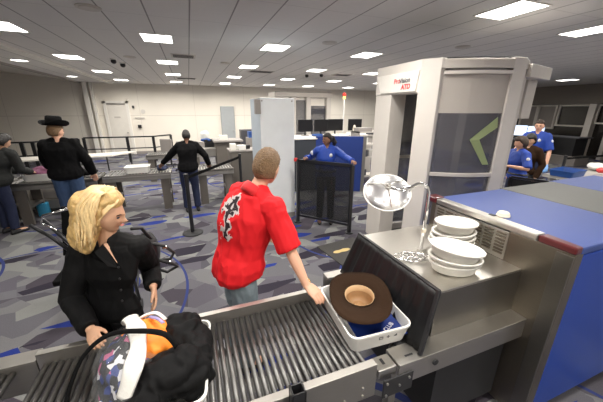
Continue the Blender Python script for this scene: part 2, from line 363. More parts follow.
def torso(mb, P_, C, N_, rp, rc, fwd_p, fwd_c, grow=0, t0=-.1, t1=1.02, s=1, fem=0, flare=0):
    P_, C, N_ = V(P_), V(C), V(N_); rings = []
    for t, w, dp in TR:
        if t < t0 - .001 or t > t1 + .001: continue
        if t <= .6: k = max(t, -.15) / .6; c = P_.lerp(C, k); kk = max(0, k)
        else: c = C.lerp(N_, (t - .6) / .4); kk = 1
        if fem:
            if .2 < t < .5: w *= .88
            if t > .7: w *= .92
            if abs(t - .62) < .1: dp *= 1.16
        ex = grow + flare * max(0, (.45 - t))
        r_ = V(rp).lerp(V(rc), kk).normalized(); f_ = V(fwd_p).lerp(V(fwd_c), kk).normalized()
        ww, dd = w * s + ex, dp * s + ex
        rings.append([c + r_ * ww * math.copysign(abs(math.cos(q)) ** .85, math.cos(q)) + f_ * dd * math.copysign(abs(math.sin(q)) ** .9, math.sin(q)) for q in [2 * math.pi * k / 20 for k in range(20)]])
    mb.loft(rings)
U3 = V((0, 0, 1))
def person(name, label, J, s=1, skin='skin_tan', top=None, bottom=None, hair=None, sleeve='long', fem=0, vox=.012, shoes='black_matte', hands=True, loose=.014, group=None, wrinkle=.004, face=True, untuck=0, curl=.35):
    """J: P C N head hf hu sh el wr (pairs L,R) hip kn an (pairs), fp fc forward of pelvis/chest, hd hn ht hand dirs"""
    Lr = lambda k: [V(q) for q in J[k]]
    sh, el, wr, hip, kn, an = map(Lr, ('sh', 'el', 'wr', 'hip', 'kn', 'an'))
    rp = (hip[1] - hip[0]).normalized(); rc = (sh[1] - sh[0]).normalized()
    fp = V(J['fp']).normalized(); fc = V(J.get('fc', J['fp'])).normalized(); hb = basis(J['hf'], J.get('hu', (0, 0, 1)))
    b = MB(); torso(b, J['P'], J['C'], J['N'], rp, rc, fp, fc, s=s, fem=fem, grow=-.006)
    H = V(J['head']); N_ = V(J['N'])
    b.tube([N_ - (H - N_) * .25, N_ + (H - N_) * .35, H - hb @ V((.02, 0, .03)) * s], [.064 * s, (.052 - .006 * fem) * s, (.050 - .006 * fem) * s], 12)
    b.ell(H, None, hb, 36, 28, head_fn(s))
    for q in (-1, 1): b.ell(H + hb @ V((-.005, q * .074, -.012)) * s, (.016 * s, .008 * s, .030 * s), hb, 8, 6)
    for i in (0, 1):
        b.tube([sh[i], sh[i].lerp(el[i], .5), el[i], el[i].lerp(wr[i], .35), wr[i]], [.052 * s, .045 * s, .038 * s, .038 * s, .025 * s], 12)
        b.ell(sh[i], (.056 * s,) * 3, nu=10, nv=8); b.ell(el[i], (.037 * s,) * 3, nu=10, nv=8)
        b.tube([hip[i], hip[i].lerp(kn[i], .5), kn[i], kn[i].lerp(an[i], .3), an[i]], [.088 * s, .07 * s, .052 * s, .052 * s, .036 * s], 12)
        b.ell(kn[i], (.052 * s,) * 3, nu=10, nv=8)
        if hands:
            hd = J['hd'][i]; hn = J['hn'][i]; ht = J['ht'][i]
            hand_geo(b, wr[i], hd, hn, ht, s, curl=(J['curl'][i] if 'curl' in J else curl))
        else: b.ell(wr[i] + (wr[i] - el[i]).normalized() * .06, (.04, .04, .05), nu=8, nv=6)
        ff = V(J['ff'][i]) if 'ff' in J else fp
        ff = V((ff.x, ff.y, 0)).normalized(); b.ell(an[i] + ff * .06 * s + V((0, 0, -.045)), (.12 * s, .04 * s, .032 * s), basis(ff, (0, 0, 1)), 12, 8)
    org = V(((an[0].x + an[1].x) / 2, (an[0].y + an[1].y) / 2, 0))
    body = blob(b, name, skin, None, vox, 1 if vox < .007 else 2, origin=org); tag(body, label, 'person', group)
    if top:
        g = MB(); lo = -.1 if untuck else 0
        torso(g, J['P'], J['C'], J['N'], rp, rc, fp, fc, s=s, fem=fem, grow=loose, t0=lo, t1=.97, flare=untuck)
        ex = {'long': .97, 'short': .80, 'half': .0}[sleeve]
        for i in (0, 1):
            if sleeve == 'long': pts = [sh[i] , sh[i].lerp(el[i], .5), el[i], el[i].lerp(wr[i], .5), el[i].lerp(wr[i], .97)]; rr = [.064, .060, .052, .047, .041]
            else: pts = [sh[i], sh[i].lerp(el[i], .45), sh[i].lerp(el[i], .96)]; rr = [.062, .062, .064]
            g.tube(pts, [(q + loose * .5) * s for q in rr], 14); g.ell(sh[i], ((.066 + loose * .5) * s,) * 3, nu=12, nv=8)
            if sleeve == 'long': g.ell(el[i], ((.050 + loose * .5) * s,) * 3, nu=10, nv=8)
        # trapezius
        for i in (0, 1): g.tube([sh[i] + U3 * .004, sh[i].lerp(N_, .45) + U3 * .002, N_.lerp(sh[i], .12) - U3 * .01], [.060 * s, .066 * s, .066 * s], 12)
        blob(g, 'jacket' if sleeve == 'long' and top in ('black_suit', 'black_cloth', 'grey_coat') else 'shirt', top, body, vox, 4, wrinkle)
    if bottom:
        g = MB(); torso(g, J['P'], J['C'], J['N'], rp, rc, fp, fc, s=s, fem=fem, grow=.006, t0=-.1, t1=.13)
        for i in (0, 1):
            g.tube([hip[i], hip[i].lerp(kn[i], .5), kn[i], kn[i].lerp(an[i], .5), an[i] + V((0, 0, .01))], [.100 * s, .088 * s, .072 * s, .068 * s, .066 * s], 14)
            g.ell(kn[i], (.071 * s,) * 3, nu=10, nv=8)
        blob(g, 'trousers', bottom, body, vox, 4, wrinkle)
    for i in (0, 1):
        ff = V(J['ff'][i]) if 'ff' in J else fp
        ff = V((ff.x, ff.y, 0)).normalized(); g = MB(); base = V((an[i].x, an[i].y, 0)); rgt = V((ff.y, -ff.x, 0))
        rings = []
        for a, w, h in ((-.075, .026, .05), (-.06, .034, .085), (-.02, .038, .095), (.04, .042, .075), (.10, .045, .055), (.15, .040, .045), (.185, .022, .03)):
            c = base + ff * a * s; rings.append([c + rgt * w * s * math.cos(q) + V((0, 0, h * s / 2 + h * s / 2 * math.sin(q))) for q in [2 * math.pi * k / 12 for k in range(12)]])
        g.loft(rings); g.v = [V((p.x, p.y, max(p.z + an[i].z - .085, an[i].z - .085))) for p in g.v]
        g.build('shoe', shoes, body, smooth=True)
    if face:
        for q in (-1, 1):
            MB().ell(H + hb @ V((.0765, q * .027, .006)) * s, (.006 * s, .014 * s, .0065 * s), hb, 10, 8).build('eye', 'iris', body, smooth=True)
            MB().tube([H + hb @ V((.086, q * .012, .022)) * s, H + hb @ V((.085, q * .028, .027)) * s, H + hb @ V((.074, q * .044, .022)) * s], [.003 * s, .0035 * s, .002 * s], 6).build('eyebrow', hair_of(hair), body, smooth=True)
        MB().ell(H + hb @ V((.089, 0, -.050)) * s, (.0075 * s, .019 * s, .005 * s), hb, 12, 8).build('lips', 'lips', body, smooth=True)
    if hair: hair_cap(body, H, hb, s, *hair)
    body['_'] = 0; del body['_']
    return body
def hair_of(h): return {'hair_blonde': 'hair_brown'}.get(h[0], h[0]) if h else 'hair_dark'
def hair_cap(body, H, hb, s, material, thick=.012, front=.42, low=-.45, side=-.2):
    base = head_fn(s); g = MB()
    def fn(d):
        f, r_, u = d; p = base(d); lim = front if f > .35 else (side + (front - side) * max(0, min(1, (f + .15) / .5))) if f > -.15 else low
        k = (u - lim) / .12; k = max(-1, min(1, k))
        t = (thick + .004 * noise.noise(V(d) * 9)) * s
        return p + V(d) * (t * k if k > 0 else .014 * s * k) if k > -1 else p * .86
    g.ell(H, None, hb, 48, 36, fn); return g.build('hair', material, body, smooth=True)
def J_stand(x, y, face, h=1.75, head_f=None, arms='down', lean=(0, 0), hl=None, hr=None, step=.0, el_out=.10, z0=0):
    """standing joints; face: angle of facing (radians, 0=+X); hl/hr: wrist targets"""
    k = h / 1.75; f = V((math.cos(face), math.sin(face), 0)); r_ = V((f.y, -f.x, 0)); o = V((x, y, z0)); U = V((0, 0, 1)); ln = V((lean[0], lean[1], 0))
    P_ = o + U * .95 * k; C = o + U * 1.27 * k + ln * .6; N_ = o + U * 1.49 * k + ln; hd = o + U * 1.625 * k + ln * 1.1 + f * .02
    J = dict(P=P_, C=C, N=N_, head=hd, hf=(head_f or tuple(f)), fp=f)
    sh = [N_ + r_ * q * .165 * k - U * .065 * k for q in (-1, 1)]; J['sh'] = sh
    wr = []; el = []
    for i, (q, t) in enumerate(zip((-1, 1), (hl, hr))):
        if t is None: w = sh[i] + r_ * q * .07 - U * .53 * k + f * .06
        else: w = V(t)
        d = w - sh[i]; Lm = .29 * k; D = min(d.length, Lm * 1.98)
        w = sh[i] + d.normalized() * D; hgt = math.sqrt(max(1e-4, (Lm * 1.0) ** 2 - (D / 2) ** 2))
        bend = (r_ * q * .6 - U * .6 - f * .55); bend = bend - d.normalized() * bend.dot(d.normalized()); bend.normalize()
        wr.append(w); el.append((sh[i] + w) / 2 + bend * hgt)
    J['wr'] = wr; J['el'] = el
    J['hip'] = [P_ + r_ * q * .09 * k - U * .03 for q in (-1, 1)]
    J['an'] = [o + r_ * q * .11 * k + f * step * (-q) + U * .09 for q in (-1, 1)]
    J['kn'] = [(J['hip'][i] + J['an'][i]) / 2 + f * (.03 + abs(step) * .3) for i in (0, 1)]
    J['hd'] = [(wr[i] - el[i]) for i in (0, 1)]; J['hn'] = [(-r_ * q) if (hl, hr)[i] is None else (-U) for i, q in enumerate((-1, 1))]
    J['ht'] = [f if (hl, hr)[i] is None else -r_ * q for i, q in enumerate((-1, 1))]
    return J

# ================================================================== the room
WY = 15.7
struct(MB().bb(-11, 17, -3.5, WY + .3, -.1, 0).build('floor', 'carpet'))
struct(MB().bb(-4.26, 17, -3.5, WY + .3, CEIL, CEIL + .1).build('ceiling', 'ceiling_tile'))
struct(MB().add([(-4.26, -3.5, CEIL), (-4.26, WY, CEIL), (-11, WY, 4.0), (-11, -3.5, 4.0), (-4.26, -3.5, CEIL + .1), (-4.26, WY, CEIL + .1), (-11, WY, 4.1), (-11, -3.5, 4.1)],
    [(0, 1, 2, 3), (7, 6, 5, 4), (0, 3, 7, 4), (1, 5, 6, 2), (0, 4, 5, 1), (2, 6, 7, 3)]).build('ceiling_slope', 'taupe_light'))
struct(MB().bb(-3.2, -2.98, -3.5, WY, CEIL - .035, CEIL + .02).build('trim_1', 'door_frame'))
struct(MB().bb(-4.3, -4.2, -3.5, WY, CEIL - .05, CEIL + .02).build('trim_2', 'taupe_dark'))
struct(MB().bb(-11, 17, WY, WY + .25, -.05, 4.2).build('wall_back', 'wall_panel'))
struct(MB().bb(-11.2, -11, -3.5, WY, -.05, 4.2).build('wall_left', 'wall_panel'))
struct(MB().bb(-11, 17, -3.7, -3.5, -.05, 4.2).build('wall_front', 'wall_panel'))
wr_ = MB().bb(16.5, 16.8, -3.5, 15.7, 2.35, 3.3); struct(wr_.build('wall_right', 'wall_band'))
struct(MB().bb(16.75, 16.95, -3.5, 15.7, -.05, 2.35).build('wall_right_dark', 'dark_glass_wall'))
struct(MB().bb(-11, 17, WY - .03, WY, 0, .12).build('baseboard_back', 'taupe_dark'))
struct(MB().bb(-4.15, -3.98, WY - .25, WY, 0, CEIL).bb(-3.90, -3.80, WY - .2, WY, 0, CEIL).build('trim_3', 'door_frame', bevel=.01))
# door left
d = struct(MB().bb(-3.55, -3.44, WY - .08, WY, 0, 2.42).bb(-2.67, -2.56, WY - .08, WY, 0, 2.42).bb(-3.55, -2.56, WY - .08, WY, 2.32, 2.42).build('door_1', 'door_frame'))
d = MB().bb(-3.44, -2.67, WY - .05, WY - .01, 0, 2.31).build('door_panel', 'door_white', d)
MB().bb(-3.2, -2.95, WY - .07, WY - .05, 1.68, 1.74).build('sign_plate', 'taupe', d); MB().bb(-3.42, -2.69, WY - .09, WY - .05, 2.26, 2.31).build('door_closer', 'taupe_dark', d)
MB().ell((-2.76, WY - .1, 1.02), (.03, .05, .03)).build('door_handle', 'steel', d)
d = struct(MB().bb(1.52, 2.20, WY - .12, WY, 0, 2.22).build('door_2', 'grey_panel', bevel=.02))
MB().ell((2.12, WY - .15, 1.02), (.03, .04, .03)).build('door_handle', 'steel', d)
tag(MB().bb(-2.42, -2.34, WY - .08, WY, 2.10, 2.22).build('wall_sensor', 'black_matte'), 'small black sensor on the far wall above the card reader by the white door', 'sensor')
tag(MB().cyl((-2.0, WY - .05, 1.96), (-2.0, WY, 1.96), .10).build('wall_clock', 'taupe_light'), 'pale round disc on the far wall up and to the right of the white door', 'wall disc')
tag(MB().bb(-2.30, -2.16, WY - .08, WY, 1.22, 1.36).build('card_reader', 'black_plastic'), 'black knob-like reader on the wall beside the white door', 'card reader')
tag(MB().bb(-2.38, -1.98, WY - .04, WY, 1.64, 1.70).build('wall_sign', 'taupe'), 'thin grey room sign on the far wall beside the white door', 'sign')

# ceiling lights
XS = [-2.36, -.355, 1.645, 3.65, 5.62, 7.87]; YS = [5.75, 8.39, 11.1, 13.88]
ords = ['nearest', 'second', 'third', 'farthest']; cols_ = ['leftmost', 'second', 'third', 'fourth', 'fifth', 'rightmost']
def ceiling_light(x, y, label, w=.44, dp=.56, power=LIGHT_W, group=None, first=[None]):
    if first[0] is None:
        t = thing('ceiling_light', label, 'ceiling light', (x, y, CEIL))
        fr = MB()
        for a0, a1, b0, b1 in ((-w / 2 - .02, w / 2 + .02, -dp / 2 - .02, -dp / 2), (-w / 2 - .02, w / 2 + .02, dp / 2, dp / 2 + .02), (-w / 2 - .02, -w / 2, -dp / 2, dp / 2), (w / 2, w / 2 + .02, -dp / 2, dp / 2)):
            fr.bb(x + a0, x + a1, y + b0, y + b1, CEIL - .012, CEIL)
        fr.build('light_frame', 'door_frame', t); MB().bb(x - w / 2, x + w / 2, y - dp / 2, y + dp / 2, CEIL - .008, CEIL - .001).build('diffuser', 'diffuser', t)
        first[0] = t
    else: t = dup(first[0], (x, y, CEIL), 0, label)
    la = bpy.data.lights.new('lamp', 'AREA'); la.shape = 'RECTANGLE'; la.size = w; la.size_y = dp; la.energy = power; la.color = LIGHT_COL; la.spread = R(165)
    lo = bpy.data.objects.new('lamp', la); COL.objects.link(lo); lo.parent = t; lo.location = (0, 0, -.014)
    return t
protos = []
for i, x in enumerate(XS):
    for j, y in enumerate(YS):
        ceiling_light(x, y, f'bright square ceiling light, {ords[j]} in the {cols_[i]} of the far lengthwise rows', power=LIGHT_W * (1.6 if j == 3 else .8 if i == 0 else 1))
ceiling_light(3.65, 2.72, 'large bright square ceiling light straight above the blue scanner hood', power=LIGHT_W)
ceiling_light(5.62, 2.9, 'bright square ceiling light right of the one above the blue hood', power=LIGHT_W * .8)
ceiling_light(-.355, 2.72, 'ceiling light out of view above the blonde woman', power=LIGHT_W); ceiling_light(1.645, 2.72, 'ceiling light out of view above the man in red', power=LIGHT_W)
ceiling_light(1.1, .35, 'ceiling light out of view over the conveyor, near the camera', power=LIGHT_W * 1.25)
ceiling_light(-1.0, .3, 'ceiling light out of view over the roller conveyor end', power=LIGHT_W * .55)
for i_, (x, y) in enumerate(((-3.2, 2.7), (5.4, .3), (8.5, .3), (-1.2, -2.2), (1.8, -2.2), (4.8, -2.2), (8.5, 3.0), (11, .5))):
    ceiling_light(x, y, f'ceiling light out of view above or behind the photographer, {["over the left wall side", "over the hood end", "over the exit lane", "back left", "back centre", "back right", "over the exit belt", "over the far exit"][i_]}', power=LIGHT_W)
ceiling_light(13.6, 7.3, 'lone ceiling light near the far dark end of the room', power=LIGHT_W * .5)
ceiling_light(10.3, 13.0, 'ceiling light hidden behind the body scanner', power=LIGHT_W * 1.2)
def round_light(x, y, label):
    t = thing('recessed_downlight', label, 'downlight', (x, y, CEIL)); MB().cyl((x, y, CEIL - .006), (x, y, CEIL), .16).build('lens', 'diffuser', t)
    MB().tube([(x + .17 * math.cos(a), y + .17 * math.sin(a), CEIL - .006) for a in [k * math.pi / 12 for k in range(24)]], .012, 6, True).build('ring', 'door_frame', t)
round_light(-3.66, 9.4, 'round white downlight in the strip of ceiling at the left, the nearer one'); round_light(-3.74, 13.1, 'round white downlight in the strip of ceiling at the left, the farther one')
def vent(x, y, w, dp, label, mt='taupe_dark'):
    t = thing('ceiling_vent', label, 'air vent', (x, y, CEIL))
    MB().bb(x - w / 2, x + w / 2, y - dp / 2, y + dp / 2, CEIL - .012, CEIL).build('vent_frame', 'taupe', t); vf = TM and [c for c in bpy.data.objects if c.parent == t][0]
    for k in range(4): MB().bb(x - w / 2 + .04, x + w / 2 - .04, y - dp / 2 + dp * (k + .6) / 4.6 - .012, y - dp / 2 + dp * (k + .6) / 4.6 + .02, CEIL - .018, CEIL - .012).build('slat', 'black_matte', vf)
vent(.02, 7.35, .5, .45, 'dark slotted air vent beside the nearest second-row ceiling light'); vent(.05, 12.3, .7, .4, 'far slotted air vent in the ceiling above the door')
vent(2.2, 9.3, .75, .45, 'slotted air vent between the ceiling lights above the tall white detector'); vent(4.9, 9.1, .6, .4, 'slotted air vent in the ceiling near the body scanner header')
def speaker(x, y, label): tag(MB().cyl((x, y, CEIL - .012), (x, y, CEIL), .13).cyl((x, y, CEIL - .02), (x, y, CEIL - .012), .10).build('ceiling_speaker', 'taupe', at=(x, y, CEIL)), label, 'ceiling speaker')
speaker(-.95, 4.4, 'round ceiling speaker at the upper left between two light rows'); speaker(2.42, 5.0, 'round ceiling speaker between the nearest square lights in the middle')
speaker(4.85, 4.4, 'round ceiling speaker just left of the scanner roof edge'); speaker(-1.1, 7.9, 'round ceiling speaker farther back at the left'); speaker(1.0, 8.0, 'round ceiling speaker above the tall white detector')
def camera_dome(x, y, label):
    t = thing('security_camera', label, 'security camera', (x, y, CEIL)); MB().cyl((x, y, CEIL - .03), (x, y, CEIL), .07).build('mount', 'white_plastic', t)
    MB().ell((x, y, CEIL - .06), (.06, .06, .055)).build('dome', 'black_plastic', t, smooth=True)
camera_dome(-1.50, 8.3, 'black dome security camera at the left, the upper of a close pair'); camera_dome(-1.42, 8.9, 'black dome security camera at the left, the lower of a close pair')
camera_dome(3.72, 9.3, 'black dome security camera in the middle ceiling, left one of a pair'); camera_dome(4.1, 9.0, 'black dome security camera in the middle ceiling, right one of a pair'); camera_dome(6.0, 2.5, 'small smoke detector dome on the ceiling above the scanner')

# ================================================================== foreground roller conveyor
cv = thing('roller_conveyor', 'steel roller conveyor the woman and the man in red stand behind', 'conveyor', (-.1, 1.24, 0))
g = MB().bb(-.86, .735, .905, .912, .66, .86).bb(-.86, .735, .872, .912, .853, .862).bb(-.86, .735, .872, .878, .66, .855); g.build('side_rail', 'steel_dull', cv, bevel=.002)
g = MB().bb(-.86, .745, 1.530, 1.536, .66, .86).bb(-.86, .745, 1.530, 1.565, .853, .862).bb(-.86, .745, 1.560, 1.566, .66, .86); g.build('side_rail', 'steel', cv, bevel=.002)
NR = 46
proto_r = None
for k in range(NR):
    x = .722 - k * .0345
    if proto_r is None:
        proto_r = MB().cyl((x, .912, .7825), (x, 1.530, .7825), .0140, seg=18).build('roller', 'roller', cv, smooth=False)
        for p in proto_r.data.polygons: p.use_smooth = len(p.vertices) == 4
    else:
        o = proto_r.copy(); COL.objects.link(o); o.location.x = -k * .0345
for x in (-.7, .6):
    for y in (.90, 1.545): MB().bb(x - .03, x + .03, y - .02, y + .02, 0, .66).build('leg', 'steel_dull', cv)
MB().bb(-.86, .74, 1.0, 1.03, .60, .63).bb(-.86, .74, 1.45, 1.48, .60, .63).build('cross_member', 'steel_dull', cv)
for x, z in ((.66, .74), (.66, .69), (.56, .70)):
    MB().cyl((x, .865, z), (x, .872, z), .007, seg=10).build('bolt', 'steel', cv)
cv2 = thing('roller_conveyor', 'end section of roller conveyor at the left picture edge, with a lower rail', 'conveyor', (-1.6, 1.24, 0))
MB().bb(-2.5, -.865, .872, .912, .66, .86).build('side_rail', 'steel', cv2, bevel=.003); MB().bb(-2.5, -.865, 1.530, 1.566, .64, .82).build('side_rail', 'steel_dull', cv2, bevel=.003); MB().bb(-2.5, -.865, 1.528, 1.62, .82, .83).build('rail_flange', 'steel_dull', cv2, bevel=.003)
for k in range(40):
    o = proto_r.copy(); COL.objects.link(o); o.parent = cv2; o.location = (-.1 - 1.6 * 0 + 1.5 - .8525 - .735 - k * .0345, 0, 0)
for y in (.95, 1.52): MB().bb(-2.2, -2.14, y - .02, y + .02, 0, .62).build('leg', 'steel_dull', cv2)
t = thing('rail_bracket', 'open square black plastic bracket standing on the near conveyor rail', 'bracket', (.30, .85, .70))
g = MB()
for a in ((.278, .284, .82, .871), (.330, .336, .82, .871), (.278, .336, .82, .826), (.278, .336, .865, .871)): g.bb(*a, .70, .925)
g.build('sleeve', 'black_plastic', t, bevel=.002); MB().bb(.26, .35, .79, .82, .64, .86).build('clamp', 'black_plastic', t, bevel=.004)

# ================================================================== x-ray machine
xr = thing('xray_machine', 'baggage x-ray machine with blue hood, steel frame and slatted vents', 'x-ray machine', (2.9, 1.2, 0))
MB().bb(1.90, 2.68, .74, 1.74, 1.30, 1.35).build('hood_cover', 'blue_cover', xr, bevel=.012)
MB().bb(2.68, 3.45, .76, 1.76, 1.30, 1.352).build('hood_cover', 'grey_cover', xr, bevel=.012, label='grey section of the hood')
MB().bb(3.45, 4.25, .72, 1.78, 1.30, 1.352).build('hood_cover', 'blue_cover', xr, bevel=.012)
MB().bb(1.93, 4.25, .742, .80, .12, 1.30).build('side_panel', 'blue_side', xr, bevel=.01); MB().bb(1.93, 4.25, 1.68, 1.735, .12, 1.30).build('side_panel', 'blue_side', xr, bevel=.01)
MB().bb(1.93, 4.20, .80, 1.68, .12, 1.29).build('core', 'black_matte', xr); MB().bb(1.95, 4.15, .80, 1.7, 0, .12).build('plinth', 'black_matte', xr)
MB().bb(1.855, 1.93, .74, 1.09, .06, 1.31).build('frame_post', 'steel_warm', xr, bevel=.004); MB().bb(1.845, 1.86, .742, .825, .06, 1.30).build('frame_strip', 'steel_dark', xr, bevel=.003)
MB().bb(1.855, 1.93, 1.70, 1.745, .06, 1.31).build('frame_post', 'steel_warm', xr, bevel=.004)
MB().bb(1.855, 1.93, 1.091, 1.70, 1.10, 1.30).build('front_panel', 'steel', xr, bevel=.003); MB().bb(1.85, 1.93, .93, 1.70, 1.31, 1.352).build('top_trim', 'steel_top', xr, bevel=.008)
for k in range(7):
    y = 1.105 + k * .084; g = MB()
    for q in range(7): g.bb(1.846, 1.858, y, y + .062, 1.135 + q * .023, 1.147 + q * .023)
    g.build('vent_grille', 'steel_warm', xr, bevel=.002)
g = MB().prism([(1.845, .738), (1.905, .738), (1.92, .925), (1.845, .925)], 1.312, 1.356); g.build('corner_lamp', 'red_lens', xr, bevel=.01)
g = MB().bb(1.845, 1.94, 1.70, 1.80, 1.31, 1.36); g.build('corner_lamp', 'red_lens', xr, bevel=.01)
k_ = MB().cyl((1.97, 1.225, 1.35), (1.97, 1.225, 1.362), .042).lathe((1.97, 1.225, 1.36), [(.036, 0), (.038, .012), (.030, .022), (.0, .024)], 20).build('push_button', 'ivory', xr, smooth=True)
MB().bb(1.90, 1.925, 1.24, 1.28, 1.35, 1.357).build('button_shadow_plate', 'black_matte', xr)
# entry tunnel
MB().bb(1.17, 1.855, .97, 1.76, 1.085, 1.10).build('tunnel_top', 'steel_top', xr, bevel=.003)
MB().bb(1.17, 1.855, .968, .985, .80, 1.085).build('tunnel_side', 'steel_dark', xr); MB().bb(1.17, 1.855, 1.745, 1.76, .80, 1.085).build('tunnel_side', 'steel_dark', xr)
MB().bb(.99, 1.855, 1.0, 1.73, .745, .775).build('belt', 'rubber', xr, bevel=.01); MB().cyl((.99, 1.0, .76), (.99, 1.73, .76), .022).build('belt_roller', 'rubber', xr)
MB().bb(.875, 1.855, .868, .985, .775, .80).bb(.875, 1.855, .87, .885, .66, .775).build('bed_rail', 'steel', xr, bevel=.003)
MB().bb(.875, 1.855, 1.72, 1.802, .775, .80).bb(.875, 1.855, 1.785, 1.80, .66, .775).build('bed_rail', 'steel', xr, bevel=.003)
MB().bb(.76, .87, .885, .97, .74, .79).build('end_bracket', 'steel_top', xr, bevel=.004); MB().bb(.805, .82, .915, .95, .79, .7925).build('bracket_slot', 'black_matte', xr)
jp = MB().bb(.78, .97, .862, .872, .62, .74).build('joint_plate', 'black_matte', xr, bevel=.02)
for x, z in ((.80, .72), (.80, .64), (.88, .68), (.94, .71)): MB().cyl((x, .855, z), (x, .862, z), .007, seg=10).build('bolt', 'steel', jp)
for x in (1.12, ): MB().cyl((x, .862, .735), (x, .871, .735), .018, seg=16).build('cap_plug', 'black_matte', xr)
MB().bb(.94, .99, .905, .915, .80, .802).build('bracket_slot', 'black_matte', xr)
MB().bb(1.25, 1.85, .95, 1.7, .10, .74).build('lower_housing', 'black_matte', xr, label='dark cabinet under the tunnel'); MB().bb(1.30, 1.36, .93, .95, .02, .06).build('foot', 'yellow', xr); MB().bb(2.95, 3.05, .71, .742, .10, .14).build('foot', 'yellow', xr)
for x in (.95, ): MB().bb(x, x + .05, 1.0, 1.05, 0, .745).build('support_leg', 'steel_dull', xr); MB().bb(x, x + .05, 1.65, 1.7, 0, .745).build('support_leg', 'steel_dull', xr)
# curtain panel: leaning black vinyl sheet with folds
g = MB(); rows = []
for j in range(9):
    z = .803 + (1.120 - .803) * j / 8; x0 = 1.015 + .145 * j / 8; row = []; ya = .888 + (.962 - .888) * j / 8
    for i in range(49):
        y = ya + (1.765 - ya) * i / 48; row.append((x0 + .008 * math.sin(i * .9) * (1 - j / 9) + .004 * math.sin(i * 2.3), y, z))
    rows.append(row)
vs = [p for r_ in rows for p in r_] + [(p[0] + .008, p[1], p[2]) for r_ in rows for p in r_]; nn = 49 * 9; fs = []
for j in range(8):
    for i in range(48):
        a = j * 49 + i; fs += [(a, a + 1, a + 50, a + 49), (a + nn, a + 49 + nn, a + 50 + nn, a + 1 + nn)]
for j in range(8): fs += [(j * 49, j * 49 + 49, j * 49 + 49 + nn, j * 49 + nn), (j * 49 + 48, j * 49 + 48 + nn, j * 49 + 97 + nn, j * 49 + 97)]
for i in range(48): fs += [(i, i + nn, i + 1 + nn, i + 1), (392 + i, 393 + i, 393 + i + nn, 392 + i + nn)]
g.add(vs, fs).build('curtain', 'curtain', xr, smooth=True)
MB().bar((1.018, .886, .802), (1.166, .960, 1.122), .018, .022, (0, 1, 0)).bar((1.166, .955, 1.118), (1.166, 1.77, 1.118), .022, .012).build('curtain_frame', 'black_plastic', xr, bevel=.003)

# white bowls on the tunnel
def bowl(x, y, z, rz, tilt, label, rad=.158, h=.070, group='white oval bowls stacked on the tunnel top'):
    mm = Matrix.Rotation(rz, 3, 'Z') @ Matrix.Rotation(tilt, 3, 'Y')
    prof = [(.0, .004), (rad * .60, .004), (rad * .72, .012), (rad * .86, h * .8), (rad * .88, h), (rad, h + .003), (rad * 1.01, h), (rad * 1.0, h - .010), (rad * .93, h - .008), (rad * .80, .008), (rad * .66, 0), (.0, 0)]
    o = MB().lathe((x, y, z), prof, 40, 1, .74, mm).build('bowl', 'white_bowl', smooth=True, at=(x, y, z)); tag(o, label, 'bowl', group); return o
nm = ['lowest', 'second from the bottom', 'third from the bottom', 'topmost']
for k in range(4): bowl(1.655 + .004 * k, 1.34 - .002 * k, 1.102 + .036 * k + (.03 if k == 3 else 0), -.35 + .1 * k, (.0, .02, .0, .06)[k], f'white oval bowl, {nm[k]} in the taller stack near the vent grille')
for k in range(3): bowl(1.44 - .012 * k, 1.115 - .004 * k, 1.102 + .032 * k + (.034 if k == 2 else 0), -.35 - .1 * k, (.0, .05, .12)[k], f"white oval bowl, {['lowest', 'middle', 'topmost'][k]} in the shorter front stack")
# coil of cord
pts = []
for k in range(70):
    a = k * .55; r_ = .035 + .03 * math.sin(k * .37); pts.append((1.27 + r_ * math.cos(a) * 1.6 + .0009 * k, 1.34 + r_ * math.sin(a) - .0006 * k, 1.107 + .006 * math.sin(k * 1.3) + .006))
tag(MB().tube(pts, .0045, 6).build('wire_coil', 'chrome', smooth=True), 'loose coil of shiny metal wire on the steel tunnel top', 'wire')
# convex mirror on bent pipe
mr = thing('convex_mirror', 'round chrome domed mirror on a bent steel pipe', 'mirror', (1.45, 1.40, 1.10))
path = [(1.45, 1.40, 1.10), (1.452, 1.402, 1.40), (1.452, 1.404, 1.52), (1.44, 1.41, 1.56), (1.41, 1.415, 1.585), (1.36, 1.42, 1.588), (1.27, 1.43, 1.55), (1.17, 1.44, 1.51)]
MB().tube(path, .0115, 12).build('pipe', 'chrome', mr, smooth=True); MB().cyl((1.45, 1.40, 1.10), (1.45, 1.40, 1.108), .03).build('base_flange', 'steel', mr)
MB().cyl((1.452, 1.402, 1.235), (1.452, 1.402, 1.26), .017).build('collar', 'ivory', mr)
mc = V((1.185, 1.50, 1.535)); mn = V((-.33, -.50, .78)).normalized(); mb_ = frame((1, -.3, .35), mn, mc).to_3x3()
dome_ = MB().lathe(mc, [(.0, .045), (.04, .0425), (.08, .034), (.115, .020), (.138, .004), (.150, -.008), (.154, -.012), (.148, -.018), (.11, -.010), (.0, -.004)], 40, 1, 1, mb_).build('dome', 'chrome_soft', mr, smooth=True)
MB().tube([mc + mb_ @ V((.152 * math.cos(a), .152 * math.sin(a), -.010)) for a in [k * math.pi / 20 for k in range(40)]], .005, 8, True).build('rim', 'white_plastic', dome_, smooth=True)
MB().cyl(mc + mn * .04, mc + mn * .062, .022).cyl(mc + mn * .062, mc + mn * .075, .010).build('hub', 'steel', dome_, bevel=.003)
g = MB()
for a in (.3, 2.4, 4.5): g.tube([mc + mn * .055, mc + mb_ @ V((.05 * math.cos(a), .05 * math.sin(a), .055)), mc + mb_ @ V((.140 * math.cos(a), .140 * math.sin(a), .012))], .004, 6)
g.build('spoke', 'steel', dome_)
MB().tube([mc + mn * .05, (1.22, 1.43, 1.56), (1.30, 1.42, 1.575)], .010, 10).build('arm', 'chrome', mr, smooth=True)

